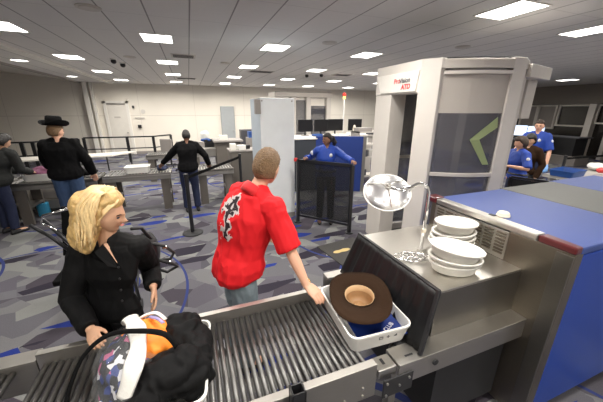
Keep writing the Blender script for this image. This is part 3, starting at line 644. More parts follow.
# ================================================================== tray bins
def bin_(name, label, c, sx, sy, h, rz, tiltm=None, marks=True, ctx='white_plastic', group=None):
    t = thing(name, label, 'bin', c, group); F = Matrix.Translation(V(c)) @ Matrix.Rotation(rz, 4, 'Z')
    if tiltm: F = F @ tiltm
    def rr(w, d_, z, rad):
        p = []
        for cx, cy, a0 in ((w - rad, d_ - rad, 0), (-w + rad, d_ - rad, 90), (-w + rad, -d_ + rad, 180), (w - rad, -d_ + rad, 270)):
            for q in range(6): a = R(a0 + q * 18); p.append(F @ V((cx + rad * math.cos(a), cy + rad * math.sin(a), z)))
        return p
    X, Y = sx / 2, sy / 2
    g = MB().loft([rr(X * .84, Y * .86, .004, .03), rr(X * .87, Y * .89, .0, .04), rr(X * .97, Y * .975, h * .86, .045), rr(X * .985, Y * .985, h * .90, .05), rr(X, Y, h * .92, .05), rr(X, Y, h, .05), rr(X * .955, Y * .96, h * 1.005, .045), rr(X * .94, Y * .95, h * .93, .04), rr(X * .84, Y * .86, .010, .03)])
    g.build('tray', ctx, t, smooth=True).modifiers.new('es', 'EDGE_SPLIT').split_angle = R(40)
    if marks:
        y0 = -Y * .945 - .0035
        for k, (dx) in enumerate((.00, .045, .09)):
            ms = MB()
            zz = h * .55; xx = -.01 + dx
            if k == 0: ms.box((xx, y0, zz), (.024, .001, .003)).box((xx, y0, zz + .014), (.024, .001, .003)).box((xx - .011, y0, zz + .007), (.003, .001, .016)).box((xx + .011, y0, zz + .007), (.003, .001, .016))
            elif k == 1: ms.box((xx, y0, zz + .007), (.020, .001, .004)).box((xx, y0, zz + .007), (.004, .001, .018))
            else: ms.add([(xx - .012, y0, zz), (xx + .012, y0, zz), (xx + .010, y0, zz + .016), (xx - .004, y0, zz + .008)], [(0, 1, 2, 3)])
            ms.v = [F @ v for v in ms.v]; ms.build('mark', 'ink', t)
    return t, F
bin2, F2 = bin_('security_bin', 'white plastic tray holding an upturned brown hat and a blue folder', (.872, 1.235, .798), .385, .49, .115, -.06)
MB().ell((1.10, 1.50, .93), (.012, .012, .016)).build('tag_clip', 'lime', bin2)
# folder
t = thing('folder', 'glossy dark blue folder lying in the tray under the hat brim', 'folder', (.90, 1.11, .81), rz=-.06)
MB().box((.90, 1.12, .8475), (.31, .22, .008), mtx=Matrix.Rotation(-.06, 3, 'Z') @ Matrix.Rotation(.06, 3, 'X')).build('cover', 'brochure', t, bevel=.002)
text_part('CLUB', 'lettering', 'white_ink', t, Matrix.Translation((.955, 1.075, .851)) @ Matrix.Rotation(.45, 4, 'Z'), .036, .0006)
# hat upside down
def hat(name, label, c, fr, a, b_, hole=(.092, .078), crown=.105, material='hat_brown', upside=True, curl=.02, lining=True, parent=None):
    t = thing(name, label, 'hat', c) if parent is None else parent
    F = Matrix.Translation(V(c)) @ fr; N = 56
    def ring(ra, rb, z, cu=0, sq=1):
        o = []
        for k in range(N):
            q = 2 * math.pi * k / N; cx, sy = math.cos(q), math.sin(q); ex = .82 if sq else 1
            o.append(F @ V((ra * math.copysign(abs(cx) ** ex, cx), rb * math.copysign(abs(sy) ** ex, sy), z + cu * abs(sy) ** 1.5 * (1 if upside else 1))))
        return o
    sg = -1 if upside else 1; ha, hb_ = hole
    rr = [ring(ha, hb_, 0, 0, 0), ring((ha + a) * .5, (hb_ + b_) * .5, .000, curl * .15), ring(a * .85, b_ * .85, .004, curl * .6), ring(a, b_, .010, curl), ring(a * 1.003, b_ * 1.003, .014, curl), ring(a * .85, b_ * .85, .009, curl * .6), ring((ha + a) * .5, (hb_ + b_) * .5, .006, curl * .15), ring(ha * .99, hb_ * .99, .006, 0, 0)]
    if upside: rr = [[p for p in r_] for r_ in rr]
    g = MB().loft(rr, cap=False); g.loft([rr[0], rr[-1]], cap=False); g.build('brim', material, t, smooth=True)
    g = MB().loft([ring(ha * 1.03, hb_ * 1.03, .002 * sg, 0, 0), ring(ha * .99, hb_ * .98, crown * .5 * sg, 0, 0), ring(ha * .93, hb_ * .82, crown * .92 * sg, 0, 0), ring(ha * .80, hb_ * .55, crown * sg, 0, 0), ring(ha * .5, hb_ * .2, crown * .86 * sg, 0, 0), ring(.001, .001, crown * .84 * sg, 0, 0)], cap=False)
    g.build('crown', material, t, smooth=True)
    if lining:
        MB().loft([ring(ha * 1.0, hb_ * 1.0, .012, 0, 0), ring(ha * .965, hb_ * .96, .010, 0, 0), ring(ha * .95, hb_ * .94, -.030, 0, 0)], cap=False).build('sweatband', 'band_leather', t, smooth=True)
        MB().loft([ring(ha * .95, hb_ * .94, -.028, 0, 0), ring(ha * .92, hb_ * .9, -crown * .6, 0, 0), ring(ha * .86, hb_ * .75, -crown * .85, 0, 0), ring(ha * .6, hb_ * .35, -crown * .88, 0, 0), ring(ha * .45, hb_ * .1, -crown * .70, 0, 0), ring(.001, .001, -crown * .68, 0, 0)], cap=False).build('lining', 'hat_lining', t, smooth=True)
    return t
hat('cowboy_hat', 'brown felt cowboy hat lying upturned in the white tray, tan lining showing', (.872, 1.270, .945), Matrix.Rotation(R(66), 4, 'Z') @ Matrix.Rotation(.02, 4, 'Y') @ Matrix.Rotation(-.06, 4, 'X'), .262, .185, hole=(.108, .090), curl=.014)

# bin with bag and jacket
bin1, F1 = bin_('security_bin', 'white plastic tray filled with a bag of clothes and a black jacket', (-.24, 1.20, .798), .42, .50, .12, -.10, marks=False)
c0 = V((-.30, 1.22, .80))
bg = thing('clear_bag', 'clear plastic bag stuffed with clothes, white straps across it', 'bag', (-.30, 1.22, .81))
def lump(c, rad, seed, amp=.25, fr=6, mtx=None, name='x'):
    def fn(d):
        k = 1 + amp * noise.noise(V(d) * 1.6 + V((seed, 0, 0))) + amp * .3 * noise.noise(V(d) * fr + V((seed, 2, 0))); return V((d.x * rad[0], d.y * rad[1], d.z * rad[2])) * k
    return MB().ell(c, None, mtx, 48, 32, fn)
lump((-.365, 1.23, .925), (.135, .20, .128), 1, .18, 4).build('printed_cloth', 'printed_cloth', bg, smooth=True)
lump((-.365, 1.23, .93), (.155, .22, .143), 1, .22, 9).build('plastic_film', 'clear_bag', bg, smooth=True)
g = MB(); q_ = lump((-.315, 1.33, .965), (.125, .095, .085), 4, .12); g.add(q_.v, q_.f); q_ = lump((-.285, 1.23, .985), (.105, .085, .070), 6, .2, 3); g.add(q_.v, q_.f)
blob(g, 'orange_cloth', 'orange', bg, .008, 4, .006, 12)
def strap(pts, w, th, material, name, parent):
    from_ = [V(p) for p in pts]; P2 = []
    for i in range(len(from_) - 1):
        for k in range(6):
            t_ = k / 6; p0 = from_[max(i - 1, 0)]; p1 = from_[i]; p2 = from_[i + 1]; p3 = from_[min(i + 2, len(from_) - 1)]
            P2.append(.5 * ((2 * p1) + (p2 - p0) * t_ + (2 * p0 - 5 * p1 + 4 * p2 - p3) * t_ ** 2 + (3 * p1 - p0 - 3 * p2 + p3) * t_ ** 3))
    P2.append(from_[-1]); rings = []
    for i, p in enumerate(P2):
        d = (P2[min(i + 1, len(P2) - 1)] - P2[max(i - 1, 0)]).normalized(); upv = (p - V((-.30, 1.2, .80))).normalized()
        s_ = d.cross(upv).normalized(); n_ = s_.cross(d); ww = w * (1 + .12 * math.sin(i * .5))
        rings.append([p + s_ * ww / 2 * math.cos(q) + n_ * (th * math.sin(q) + .010 * math.cos(q) ** 2 * 0 - .006 * math.cos(q) ** 2) for q in [2 * math.pi * k_ / 12 for k_ in range(12)]])
    return MB().loft(rings).build(name, material, parent, smooth=True)
strap([(-.40, 1.46, .99), (-.39, 1.41, 1.055), (-.355, 1.33, 1.075), (-.325, 1.24, 1.085), (-.31, 1.14, 1.085), (-.325, 1.06, 1.05), (-.365, 1.02, .96)], .072, .007, 'white_strap', 'white_strap', bg)
strap([(-.42, 1.38, .96), (-.36, 1.42, 1.02), (-.27, 1.40, 1.055), (-.22, 1.36, 1.03)], .03, .006, 'white_strap', 'handle', bg)
strap([(-.29, 1.37, 1.06), (-.25, 1.32, 1.078), (-.22, 1.28, 1.075)], .02, .004, 'purple_print', 'purple_tag', bg)
jk = thing('jacket', 'black crumpled jacket draped over the right side of the white tray', 'jacket', (-.13, 1.16, .82))
g = MB()
for c_, r_, sd in (((-.15, 1.33, .95), (.10, .11, .085), 9), ((-.10, 1.22, .93), (.085, .15, .08), 17), ((-.19, 1.09, .955), (.16, .10, .075), 12), ((-.30, 1.02, .92), (.11, .075, .055), 22), ((-.13, 1.12, .90), (.10, .12, .08), 25)):
    q_ = lump(c_, r_, sd, .22, 3); g.add(q_.v, q_.f)
blob(g, 'body_cloth', 'black_suit', jk, .006, 3, .013, 10)
tag(strap([(-.63, 1.16, .81), (-.61, 1.21, .90), (-.545, 1.25, 1.02), (-.44, 1.25, 1.10), (-.31, 1.20, 1.125), (-.205, 1.17, 1.10), (-.16, 1.14, 1.04)], .026, .008, 'black_cloth', 'shoulder_strap', None), 'black webbing strap arching over the clothes bag in the near tray', 'strap')

# ================================================================== body scanner
bs = thing('body_scanner', 'tall taupe airport body scanner booth with curved tinted glass', 'body scanner', (3.3, 3.1, 0))
roof = [(2.62, 3.74), (2.61, 2.87), (2.70, 2.69), (3.05, 2.50), (3.41, 2.37), (3.66, 2.38), (3.95, 2.55), (4.15, 2.95), (4.10, 3.55), (3.75, 3.92), (3.2, 4.0), (2.75, 3.92)]
MB().prism(roof, 0, .07).build('base_plate', 'taupe_dark', bs); MB().prism(roof, 2.50, 2.60).build('roof', 'taupe', bs, bevel=.01); MB().prism([(3.32 + (x - 3.32) * .93, 3.15 + (y - 3.15) * .93) for x, y in roof], 2.60, 2.62).build('bounce_absorber', 'black_matte', bs)  # black sheet added on the unseen roof top, stops lamp light bouncing onto the ceiling
MB().prism([(2.60, 3.40), (2.60, 3.75), (2.76, 3.90), (2.90, 3.78), (2.90, 3.46)], .07, 2.612).build('entry_column', 'taupe_light', bs, bevel=.008)
MB().prism([(2.585, 2.89), (2.595, 2.86), (2.70, 2.69), (2.78, 2.70), (2.80, 2.80), (2.72, 2.95)], .07, 2.612).build('entry_column', 'taupe_light', bs, bevel=.006)
MB().prism([(2.592, 2.875), (2.592, 3.756), (2.80, 3.756), (2.80, 2.875)], 2.25, 2.614).build('header', 'taupe_light', bs, bevel=.006)
MB().poly([(2.592, 2.93, 2.27), (2.592, 3.62, 2.27), (2.592, 3.73, 2.50), (2.592, 2.89, 2.50)], (-1, 0, 0), .018).build('fascia', 'door_frame', bs, bevel=.003)
MT = frame((0, -1, .05), (-1, 0, .1), (2.562, 3.16, 2.43))
for txt, dx, dz, mt, bd in (('Pro', .115, .02, 'red_ink', .002), ('Vision', -.03, .02, 'ink', .002), ('ATD', -.06, -.055, 'red_ink', .004)):
    text_part(txt, 'lettering', mt, bs, frame((0, -1, .03), (-1, 0, .09), (2.572, 3.16 + dx, 2.385 + dz)), .082, .001, bd)
# curved side walls (two quarter bows)
def bow(pts, z0, z1, th):
    g = MB(); inn = []
    for i, p in enumerate(pts):
        a = V(pts[max(i - 1, 0)]); b = V(pts[min(i + 1, len(pts) - 1)]); d = (b - a).normalized(); inn.append(V(p) + V((-d.y, d.x)) * th)
    poly = [tuple(p) for p in pts] + [tuple(p) for p in inn[::-1]]; return g.prism(poly, z0, z1)
near = [(2.74 + (3.42 - 2.74) * k / 10, 2.70 - .30 * k / 10 - .055 * math.sin(math.pi * k / 10)) for k in range(11)]
far = [(3.80 - (3.80 - 2.80) * k / 10, 3.80 + .15 * math.sin(math.pi * k / 10)) for k in range(11)]
nearo = [(x - .01, y - .03) for x, y in near]
bow(nearo, 2.50, 2.58, .05).build('cornice', 'taupe', bs); bow(nearo, 2.44, 2.475, .02).build('cornice', 'taupe_light', bs)
bow(near, 2.02, 2.45, .01).build('glass_shade', 'glass_shade', bs); bow(near, .10, 2.02, .01).build('curved_glass', 'tinted_glass', bs)
bow(nearo, 1.27, 1.315, .035).build('middle_rail', 'taupe', bs, bevel=.004); bow(nearo, .07, .2, .03).build('lower_rail', 'taupe', bs)
bow(far, .10, 2.45, .01).build('curved_glass', 'tinted_glass', bs); bow(far, 1.27, 1.315, .03).build('middle_rail', 'taupe', bs)
# scanning mast inside, arrow decal
MB().bb(3.36, 3.44, 3.55, 3.66, .07, 2.5).build('scan_mast', 'taupe_dark', bs)
def onbow(t, z, off=-.012):
    k = t * 10; i = min(int(k), 9); a = V(near[i]).lerp(V(near[i + 1]), k - i); return V((a.x + off * .3, a.y + off, z))
ar = [(.92, 1.98), (.50, 1.72), (.80, 1.42), (.92, 1.42), (.66, 1.72), (.95, 1.86)]
MB().poly([onbow(t_, z_) for t_, z_ in ar], (.3, .9, 0), .003).build('arrow_decal', 'arrow_green', bs)
MB().prism([(3.41, 2.37), (3.60, 2.36), (3.68, 2.42), (3.60, 2.55), (3.44, 2.47)], .07, 2.612).build('exit_column', 'taupe_light', bs, bevel=.006)
MB().prism([(3.66, 2.40), (3.80, 2.46), (3.86, 2.60), (3.72, 2.62)], .07, 2.5).build('exit_column', 'taupe', bs, bevel=.006)
MB().prism([(3.95, 3.45), (4.12, 3.45), (4.10, 3.6), (3.90, 3.75)], .07, 2.5).build('exit_column', 'taupe', bs, bevel=.006)
MB().prism([(3.70, 2.36), (4.34, 2.52), (4.34, 3.3), (3.9, 3.3)], 2.42, 2.56).build('exit_header', 'taupe_light', bs, bevel=.006)
MB().prism([(4.0, 2.56), (4.24, 2.60), (4.24, 2.66), (4.0, 2.62)], 1.95, 2.42).build('side_display', 'taupe', bs, bevel=.005)
MB().bb(3.86, 3.90, 2.60, 2.66, 1.35, 1.55).build('control_box', 'grey_panel', bs); MB().cyl((3.88, 2.595, 1.50), (3.88, 2.575, 1.50), .02).build('stop_button', 'red_lamp', bs)
MB().bb(2.80, 3.9, 3.0, 3.7, .07, .075).build('floor_pad', 'black_matte', bs)
# floor mat with soles
t = thing('floor_mat', 'dark mat with yellow shoe-sole prints on the carpet before the body scanner', 'mat', (2.05, 3.25, 0), rz=-.12)
MB().prism([(1.66, 3.66), (1.80, 2.74), (2.48, 2.80), (2.36, 3.76)], .001, .012).build('pad', 'mat_dark', t)
def sole(cx, cy, rz):
    p = []
    for k in range(28):
        q = 2 * math.pi * k / 28; x = .15 * math.cos(q); y = (.052 - .018 * math.exp(-((x + .02) / .05) ** 2)) * math.sin(q)
        p.append((cx + x * math.cos(rz) - y * math.sin(rz), cy + x * math.sin(rz) + y * math.cos(rz)))
    return MB().prism(p, .012, .0145)
sole(1.955, 3.40, .12).build('sole_print', 'sole_print', t); sole(1.93, 2.98, .12).build('sole_print', 'sole_print', t)

# tall metal detector leg / cabinet
t = thing('metal_detector', 'tall white free-standing detector cabinet behind the man in red', 'metal detector', (1.43, 5.4, 0))
MB().bb(1.165, 1.80, 5.095, 5.12, 0.08, 2.25).build('front_panel', 'detector_white', t, bevel=.01); MB().bb(1.165, 1.80, 5.12, 5.75, .08, 2.24).prism([(1.10, 5.62), (1.165, 5.12), (1.3, 5.12), (1.3, 5.62)], .08, 2.24).build('side_shell', 'detector_side', t, bevel=.01)
MB().bb(1.15, 1.80, 5.10, 5.74, 0, .08).build('plinth', 'taupe_dark', t)
for x, z in ((1.20, 2.2), (1.75, 2.2)): MB().cyl((x, 5.088, z), (x, 5.095, z), .012, seg=10).build('screw', 'taupe_dark', t)
MB().bb(1.07, 1.165, 5.02, 5.14, 1.98, 2.22).build('control_unit', 'taupe_dark', t, bevel=.01)

# mesh barrier gate
t = thing('mesh_gate', 'black mesh barrier gate with a red tip, held by the officer', 'barrier', (2.07, 4.35, 0))
A_, B2 = V((1.74, 4.75, 0)), V((2.40, 3.96, 0)); U = V((0, 0, 1))
for p in (A_, B2): MB().bar(p + U * .02, p + U * 1.2, .05, .05, (1, 0, 0)).build('post', 'black_plastic', t); MB().cyl(p, p + U * .02, .07).build('foot', 'black_matte', t)
MB().bar(A_ + U * 1.19, B2 + U * 1.19, .045, .05).build('top_rail', 'black_plastic', t); MB().bar(A_ + U * .15, B2 + U * .15, .035, .04).build('bottom_rail', 'black_plastic', t)
MB().bar(A_ + U * .67 + (B2 - A_) * .03, B2 + U * .67 - (B2 - A_) * .03, .004, .98).build('mesh_panel', 'mesh_black', t)
d_ = (A_ - B2).normalized(); MB().bar(A_ + U * 1.2 + d_ * .02, A_ + U * 1.2 + d_ * .07, .06, .06).build('red_tip', 'red_ink', t, bevel=.01)

# ================================================================== belt barriers
def stanchion(x, y, label, h=1.03, group=None, lean=(0, 0)):
    t = thing('stanchion', label, 'stanchion', (x, y, 0), group)
    MB().lathe((x, y, 0), [(.0, 0), (.17, 0), (.17, .012), (.15, .022), (.03, .032), (.0, .032)], 28).build('base', 'black_matte', t, smooth=True)
    MB().cyl((x, y, .03), (x + lean[0], y + lean[1], h), .032).build('post', 'black_plastic', t, smooth=False); MB().cyl((x + lean[0], y + lean[1], h), (x + lean[0], y + lean[1], h + .05), .036).build('belt_head', 'black_plastic', t)
    return t
stanchion(-.154, 4.91, 'black belt post on a round base in front of the man in the black sweater', 1.0)
stanchion(.98, 6.55, 'black belt post beside the tall white detector cabinet', 1.05)
tag(MB().bar((-.12, 4.93, .99), (.96, 6.53, 1.02), .004, .055).build('barrier_belt', 'black_cloth'), 'black retractable belt stretched between the two posts by the detector', 'belt')
# far railings
def railing(pts, label, top=1.0, mid=.55):
    t = thing('railing', label, 'railing', (*pts[0], 0))
    for p in pts: MB().bb(p[0] - .05, p[0] + .05, p[1] - .04, p[1] + .04, 0, top).build('post', 'black_plastic', t)
    for a, b in zip(pts, pts[1:]):
        MB().bar((*a, top), (*b, top), .05, .05).build('top_rail', 'black_plastic', t)
        if mid: MB().bar((*a, mid), (*b, mid), .03, .04).build('mid_rail', 'black_plastic', t)
railing([(-3.9, 13.4), (-2.42, 13.3), (-1.48, 13.3), (-.85, 13.9)], 'black post railing before the white door')
railing([(-6.9, 12.2), (-5.3, 12.2), (-5.0, 12.2), (-4.0, 13.1)], 'black post railing at the left, behind the man in the hat')
t = stanchion(-5.2, 9.8, 'black leaning post behind the woman in the grey coat', 1.05, lean=(-.1, 0))

# ================================================================== divesting tables
def steel_table(x0, x1, y0, y1, label, z=.80, rz=0, legs=4):
    t = thing('steel_table', label, 'table', ((x0 + x1) / 2, (y0 + y1) / 2, 0))
    MB().bb(x0, x1, y0, y1, z - .05, z - .03).build('table_top', 'steel_top', t); MB().bb(x0, x1, y0, y0 + .03, z - .13, z).build('side_rail', 'steel_dull', t); MB().bb(x0, x1, y1 - .03, y1, z - .13, z).build('side_rail', 'steel_dull', t)
    k = int((x1 - x0) / .06)
    for q in range(k): MB().cyl((x0 + .03 + q * .06, y0 + .03, z - .02), (x0 + .03 + q * .06, y1 - .03, z - .02), .018, seg=10).build('roller', 'roller', t)
    for xx in (x0 + .12, x1 - .12):
        for yy in (y0 + .06, y1 - .06): MB().bb(xx - .08, xx + .08, yy - .03, yy + .03, 0, z - .05).build('leg', 'leg_dark', t)
        MB().bb(xx - .08, xx + .08, y0 + .09, y1 - .09, .30, .34).build('leg_brace', 'steel_dull', t)
    return t
steel_table(-1.72, -.50, 6.42, 7.02, 'steel roller table with a white tray, left of the man in the black sweater')
steel_table(.02, .82, 6.48, 7.08, 'steel roller table right of the man in the black sweater')
steel_table(-3.1, -1.78, 6.30, 6.95, 'steel roller table in front of the man in the black hat')
steel_table(-1.3, .2, 9.2, 9.8, 'steel roller table in the next lane, behind the man in the black sweater')
steel_table(-3.9, -3.15, 6.35, 6.95, 'steel roller table at the left edge behind the woman in the grey coat')
t = thing('shelf_unit', 'low beige metal base under the roller table by the man in the hat', 'shelf', (-2.8, 7.3, 0))
MB().bb(-4.4, -1.9, 7.05, 7.5, .08, .28).build('lower_box', 'table_grey', t, bevel=.03); MB().bb(-3.6, -2.2, 7.1, 7.4, .28, .62).build('upright_panel', 'taupe', t, bevel=.02)
t = thing('white_table', 'long white folding table in front of the railing', 'table', (-3.3, 9.8, 0)); 
MB().prism([(-5.2, 9.2), (-2.2, 9.55), (-1.68, 10.3), (-5.2, 9.85)], .76, .80).build('table_top', 'door_white', t, bevel=.004)
for x, y in ((-5.0, 9.3), (-2.35, 9.62), (-1.85, 10.2), (-5.0, 9.75)): MB().cyl((x, y, 0), (x, y, .76), .018).build('leg', 'black_matte', t)
def small_bin(x, y, z, rz, label, group=None, w=.40, d=.30, ctx='white_plastic'):
    return bin_('security_bin', label, (x, y, z), w, d, .13, rz, marks=False, ctx=ctx)
small_bin(-1.12, 6.70, .80, 0, 'empty white tray by the hand of the man in the black sweater', w=.46, d=.36)
small_bin(-2.70, 6.55, .80, 0, 'white tray of purple clothes in front of the man in the black hat', w=.46, d=.36)
tag(blob(lump((-2.70, 6.55, .925), (.19, .14, .10), 31, .4, 5), 'clothes_pile', 'purple_cloth', None, .02, 2, .01, 12, origin=(-2.7, 6.55, .8)), 'rumpled dark purple clothes piled in the tray at the left', 'clothes')
tag(blob(lump((-2.05, 6.62, .88), (.26, .12, .07), 35, .2, 4), 'duffel_bag', 'black_suit', None, .02, 3, origin=(-2.05, 6.62, .79)), 'black bag lying on the roller table right of the man in the black hat', 'bag')
tag(blob(lump((-.66, 6.66, .87), (.12, .14, .06), 38, .4, 4), 'folded_jacket', 'navy', None, .015, 3, origin=(-.66, 6.66, .8)), 'dark blue folded jacket beside the white tray under the man in the black sweater', 'jacket')
tag(MB().cyl((-2.95, 6.9, .0), (-2.95, 6.9, .26), .10).build('bucket', 'cyan'), 'small bright blue container on the floor by the left table', 'container')
t = thing('next_lane_xray', 'grey x-ray unit in the next lane behind the tables', 'x-ray machine', (1.2, 10.2, 0))
MB().bb(.72, 1.55, 9.9, 10.6, 0, 1.02).build('housing', 'leg_dark', t, bevel=.02); MB().bb(.66, 1.62, 9.8, 10.7, 1.02, 1.08).build('top_tray', 'taupe_dark', t, bevel=.01); MB().bb(.2, .72, 10.0, 10.5, .55, .80).build('entry_bed', 'steel_dull', t)
t = thing('counter_cabinet', 'dark steel cabinet with a cluttered top beside the detector', 'cabinet', (.98, 7.2, 0))
MB().bb(.86, 1.5, 7.2, 7.8, 0, 1.05).build('carcass', 'leg_dark', t, bevel=.01); MB().bb(.84, 1.52, 7.18, 7.82, 1.05, 1.08).build('worktop', 'taupe_dark', t)
for k, (x, y, w, h, c_, lb) in enumerate(((.95, 7.4, .14, .16, 'paper', 'upright white paper stack on the steel cabinet'), (1.15, 7.35, .2, .12, 'white_plastic', 'white plastic tub on the steel cabinet'), (1.3, 7.5, .16, .10, 'black_plastic', 'black handset base on the steel cabinet'))):
    tag(MB().box((x, y, 1.08 + h / 2), (w, .16, h), rz=.3 * k).build('desk_item', c_, bevel=.01, at=(x, y, 1.08)), lb, 'desk item')
# chairs at mid distance with backs
def office_chair(x, y, rz, label, cloth='charcoal_cloth', seat=.46):
    t = thing('office_chair', label, 'chair', (x, y, 0), rz=rz); F = TM[t]
    def B(c, d, nm, m_, bv=.02): g = MB().box(c, d); g.v = [F @ v for v in g.v]; return g.build(nm, m_, t, bevel=bv)
    B((0, 0, seat), (.46, .44, .07), 'seat', cloth); B((-.23, 0, seat + .36), (.06, .42, .46), 'backrest', cloth); B((-.22, 0, seat + .09), (.03, .06, .2), 'back_support', 'black_matte', .005)
    g = MB().cyl(F @ V((0, 0, .08)), F @ V((0, 0, seat - .03)), .03); g.build('column', 'black_matte', t)
    for k in range(5):
        a = k * 2 * math.pi / 5; MB().bar(F @ V((0, 0, .09)), F @ V((.27 * math.cos(a), .27 * math.sin(a), .07)), .04, .03).build('leg', 'black_matte', t); lg = bpy.data.objects[-1] if 0 else [c for c in bpy.data.objects if c.parent == t and c.name.startswith('leg')][-1]; MB().ell(F @ V((.27 * math.cos(a), .27 * math.sin(a), .03)), (.03, .03, .03), nu=8, nv=6).build('castor', 'black_matte', lg)
office_chair(.45, 11.0, 2.2, 'dark high-backed swivel chair in front of the grey door'); office_chair(-.35, 10.6, 1.8, 'taupe swivel chair behind the man in the black sweater', 'taupe_dark'); office_chair(-.8, 11.6, 1.2, 'far taupe swivel chair left of the man in the black sweater', 'taupe_dark')
# bin stacks, boxes and screens far back
for x, y, z, w, h, c_, lb in ((1.95, 12.2, 0, .9, 1.25, 'dark_box', 'dark grey cabinet beside the grey door'), (1.9, 10.4, 0, .5, 1.08, 'taupe_dark', 'taupe counter end near the detector cabinet'), (-.1, 12.4, 0, .6, .8, 'taupe_dark', 'low taupe cabinet near the far wall')):
    tag(MB().bb(x, x + w, y, y + .5, z, z + h).build('cabinet', c_, bevel=.01), lb, 'cabinet')
tag(MB().bb(.88, 1.15, 10.1, 10.35, 1.08, 1.22).build('carton', 'paper'), 'white carton on the next lane x-ray unit', 'carton'); tag(MB().bb(1.95, 2.2, 10.5, 10.8, 1.08, 1.3).build('carton', 'bin_blue'), 'blue carton beside the tall white detector cabinet', 'carton')
t = thing('sack', 'white and blue sack on a chair before the grey door', 'sack', (.45, 10.9, .9)); blob(lump((.45, 10.9, 1.15), (.16, .12, .20), 51, .2, 4), 'sack', 'white_plastic', t, .02, 3); blob(lump((.47, 10.85, 1.02), (.18, .13, .07), 52, .1, 4), 'lower_band', 'bin_blue', t, .02, 3)

# ================================================================== cubicle partition and desks behind the officer
t = thing('partition', 'cubicle partition behind the officer, dark left half and royal blue right half', 'partition', (3.2, 6.1, 0))
MB().bb(2.05, 2.98, 6.75, 6.83, 0, 1.34).build('dark_panel', 'dark_wall', t, bevel=.005); MB().bar((2.98, 6.78, .71), (4.03, 6.22, .71), .07, 1.42).build('blue_panel', 'blue_wall', t, bevel=.005)
MB().bb(2.0, 3.0, 6.73, 7.15, 1.34, 1.37).build('top_cap', 'taupe_light', t); MB().bar((4.03, 6.22, .71), (4.10, 6.185, .71), .09, 1.44).build('end_post', 'steel_dull', t)
t = thing('desk', 'long pale desk behind the partition carrying screens and papers', 'desk', (4.3, 8.8, 0))
MB().bb(2.6, 5.9, 8.3, 9.1, 1.22, 1.26).build('desk_top', 'taupe_light', t); MB().bb(2.7, 5.8, 8.4, 9.0, 0, 1.22).build('modesty_panel', 'taupe', t)
def monitor(x, y, z, w, h, label, rz=0, screen='monitor_black', facing=-1):
    t = thing('monitor', label, 'monitor', (x, y, z), rz=rz); F = TM[t]
    def B(c, d, nm, m_, bv=.006): g = MB().box(c, d); g.v = [F @ v for v in g.v]; return g.build(nm, m_, t, bevel=bv)
    sh_ = B((0, 0, .12 + h / 2), (w, .04, h), 'shell', 'monitor_black'); g = MB().box((0, -.022, .12 + h / 2), (w - .03, .004, h - .03)); g.v = [F @ v for v in g.v]; g.build('screen', screen, sh_); B((0, .02, .08), (.05, .03, .16), 'neck', 'black_matte'); B((0, .02, .008), (.22, .18, .016), 'foot', 'black_matte')
monitor(3.46, 8.75, 1.26, .50, .38, 'black monitor, leftmost behind the officer'); monitor(3.99, 8.7, 1.26, .48, .38, 'black monitor, second from the detector cabinet')
monitor(4.62, 8.9, 1.26, .60, .38, 'black monitor just left of the signal light pole', .1); monitor(5.32, 8.8, 1.26, .5, .38, 'black monitor just right of the signal light pole', -.1)
for x, w, h, c_, lb in ((3.75, .3, .06, 'bin_blue', 'flat blue tray on the desk between the black monitors'), (4.35, .3, .05, 'paper', 'pile of papers on the desk behind the officer'), (4.95, .2, .10, 'white_plastic', 'white box at the foot of the signal light pole'), (5.75, .25, .08, 'dark_box', 'dark box at the end of the desk')):
    tag(MB().bb(x - w / 2, x + w / 2, 8.35, 8.55, 1.26, 1.26 + h).build('desk_item', c_, bevel=.005), lb, 'desk item')
tag(MB().lathe((5.1, 8.45, 1.26), [(.0, 0), (.05, 0), (.05, .20), (.03, .30), (.02, .32), (.0, .32)], 16).build('bottle', 'ivory', smooth=True), 'cream upright bottle on the desk right of the signal light pole', 'bottle')
t = thing('signal_light', 'thin white pole with stacked red and amber signal lamps', 'signal light', (5.08, 9.05, 0))
MB().cyl((5.08, 9.2, 0), (5.08, 9.2, 2.42), .025).build('pole', 'white_plastic', t); MB().cyl((5.08, 9.2, 2.42), (5.08, 9.2, 2.50), .045).build('amber_lens', 'amber_lamp', t); MB().ell((5.08, 9.2, 2.56), (.06, .06, .06)).build('red_lens', 'red_lamp', t)
# second scanner booth behind the cabinet
t = thing('far_scanner', 'second body scanner booth far behind the tall white detector', 'body scanner', (4.0, 10.6, 0))
for x in (3.52, 4.12, 4.95): MB().bb(x, x + .18, 10.3, 10.55, 0, 2.50).build('column', 'taupe_light', t, bevel=.01)
MB().bb(2.9, 5.13, 10.25, 11.2, 2.50, 2.66).build('roof', 'taupe', t, bevel=.01); MB().bb(2.92, 5.11, 10.27, 11.18, 2.66, 2.67).build('bounce_absorber', 'black_matte', t); MB().bb(3.70, 4.12, 10.4, 10.42, .2, 2.4).build('glass', 'tinted_glass', t); MB().bb(4.30, 4.95, 10.4, 10.42, .2, 2.2).build('glass', 'tinted_glass', t)  # thin black sheet over the roof is an addition to kill its glow on the ceiling
MB().bb(4.5, 4.95, 10.5, 10.8, 1.9, 2.1).build('shelf_box', 'grey_panel', t)
t = thing('shelf_rack', 'grey shelving rack between the blue partition and the body scanner', 'shelf', (4.6, 6.9, 0))
for z in (.2, .75, 1.1, 1.45): MB().bb(4.30, 5.6, 6.9, 7.3, z, z + .03).build('shelf_board', 'taupe', t)
for x in (4.30, 5.55): MB().bb(x, x + .05, 6.9, 7.3, 0, 1.48).build('upright', 'taupe_dark', t)
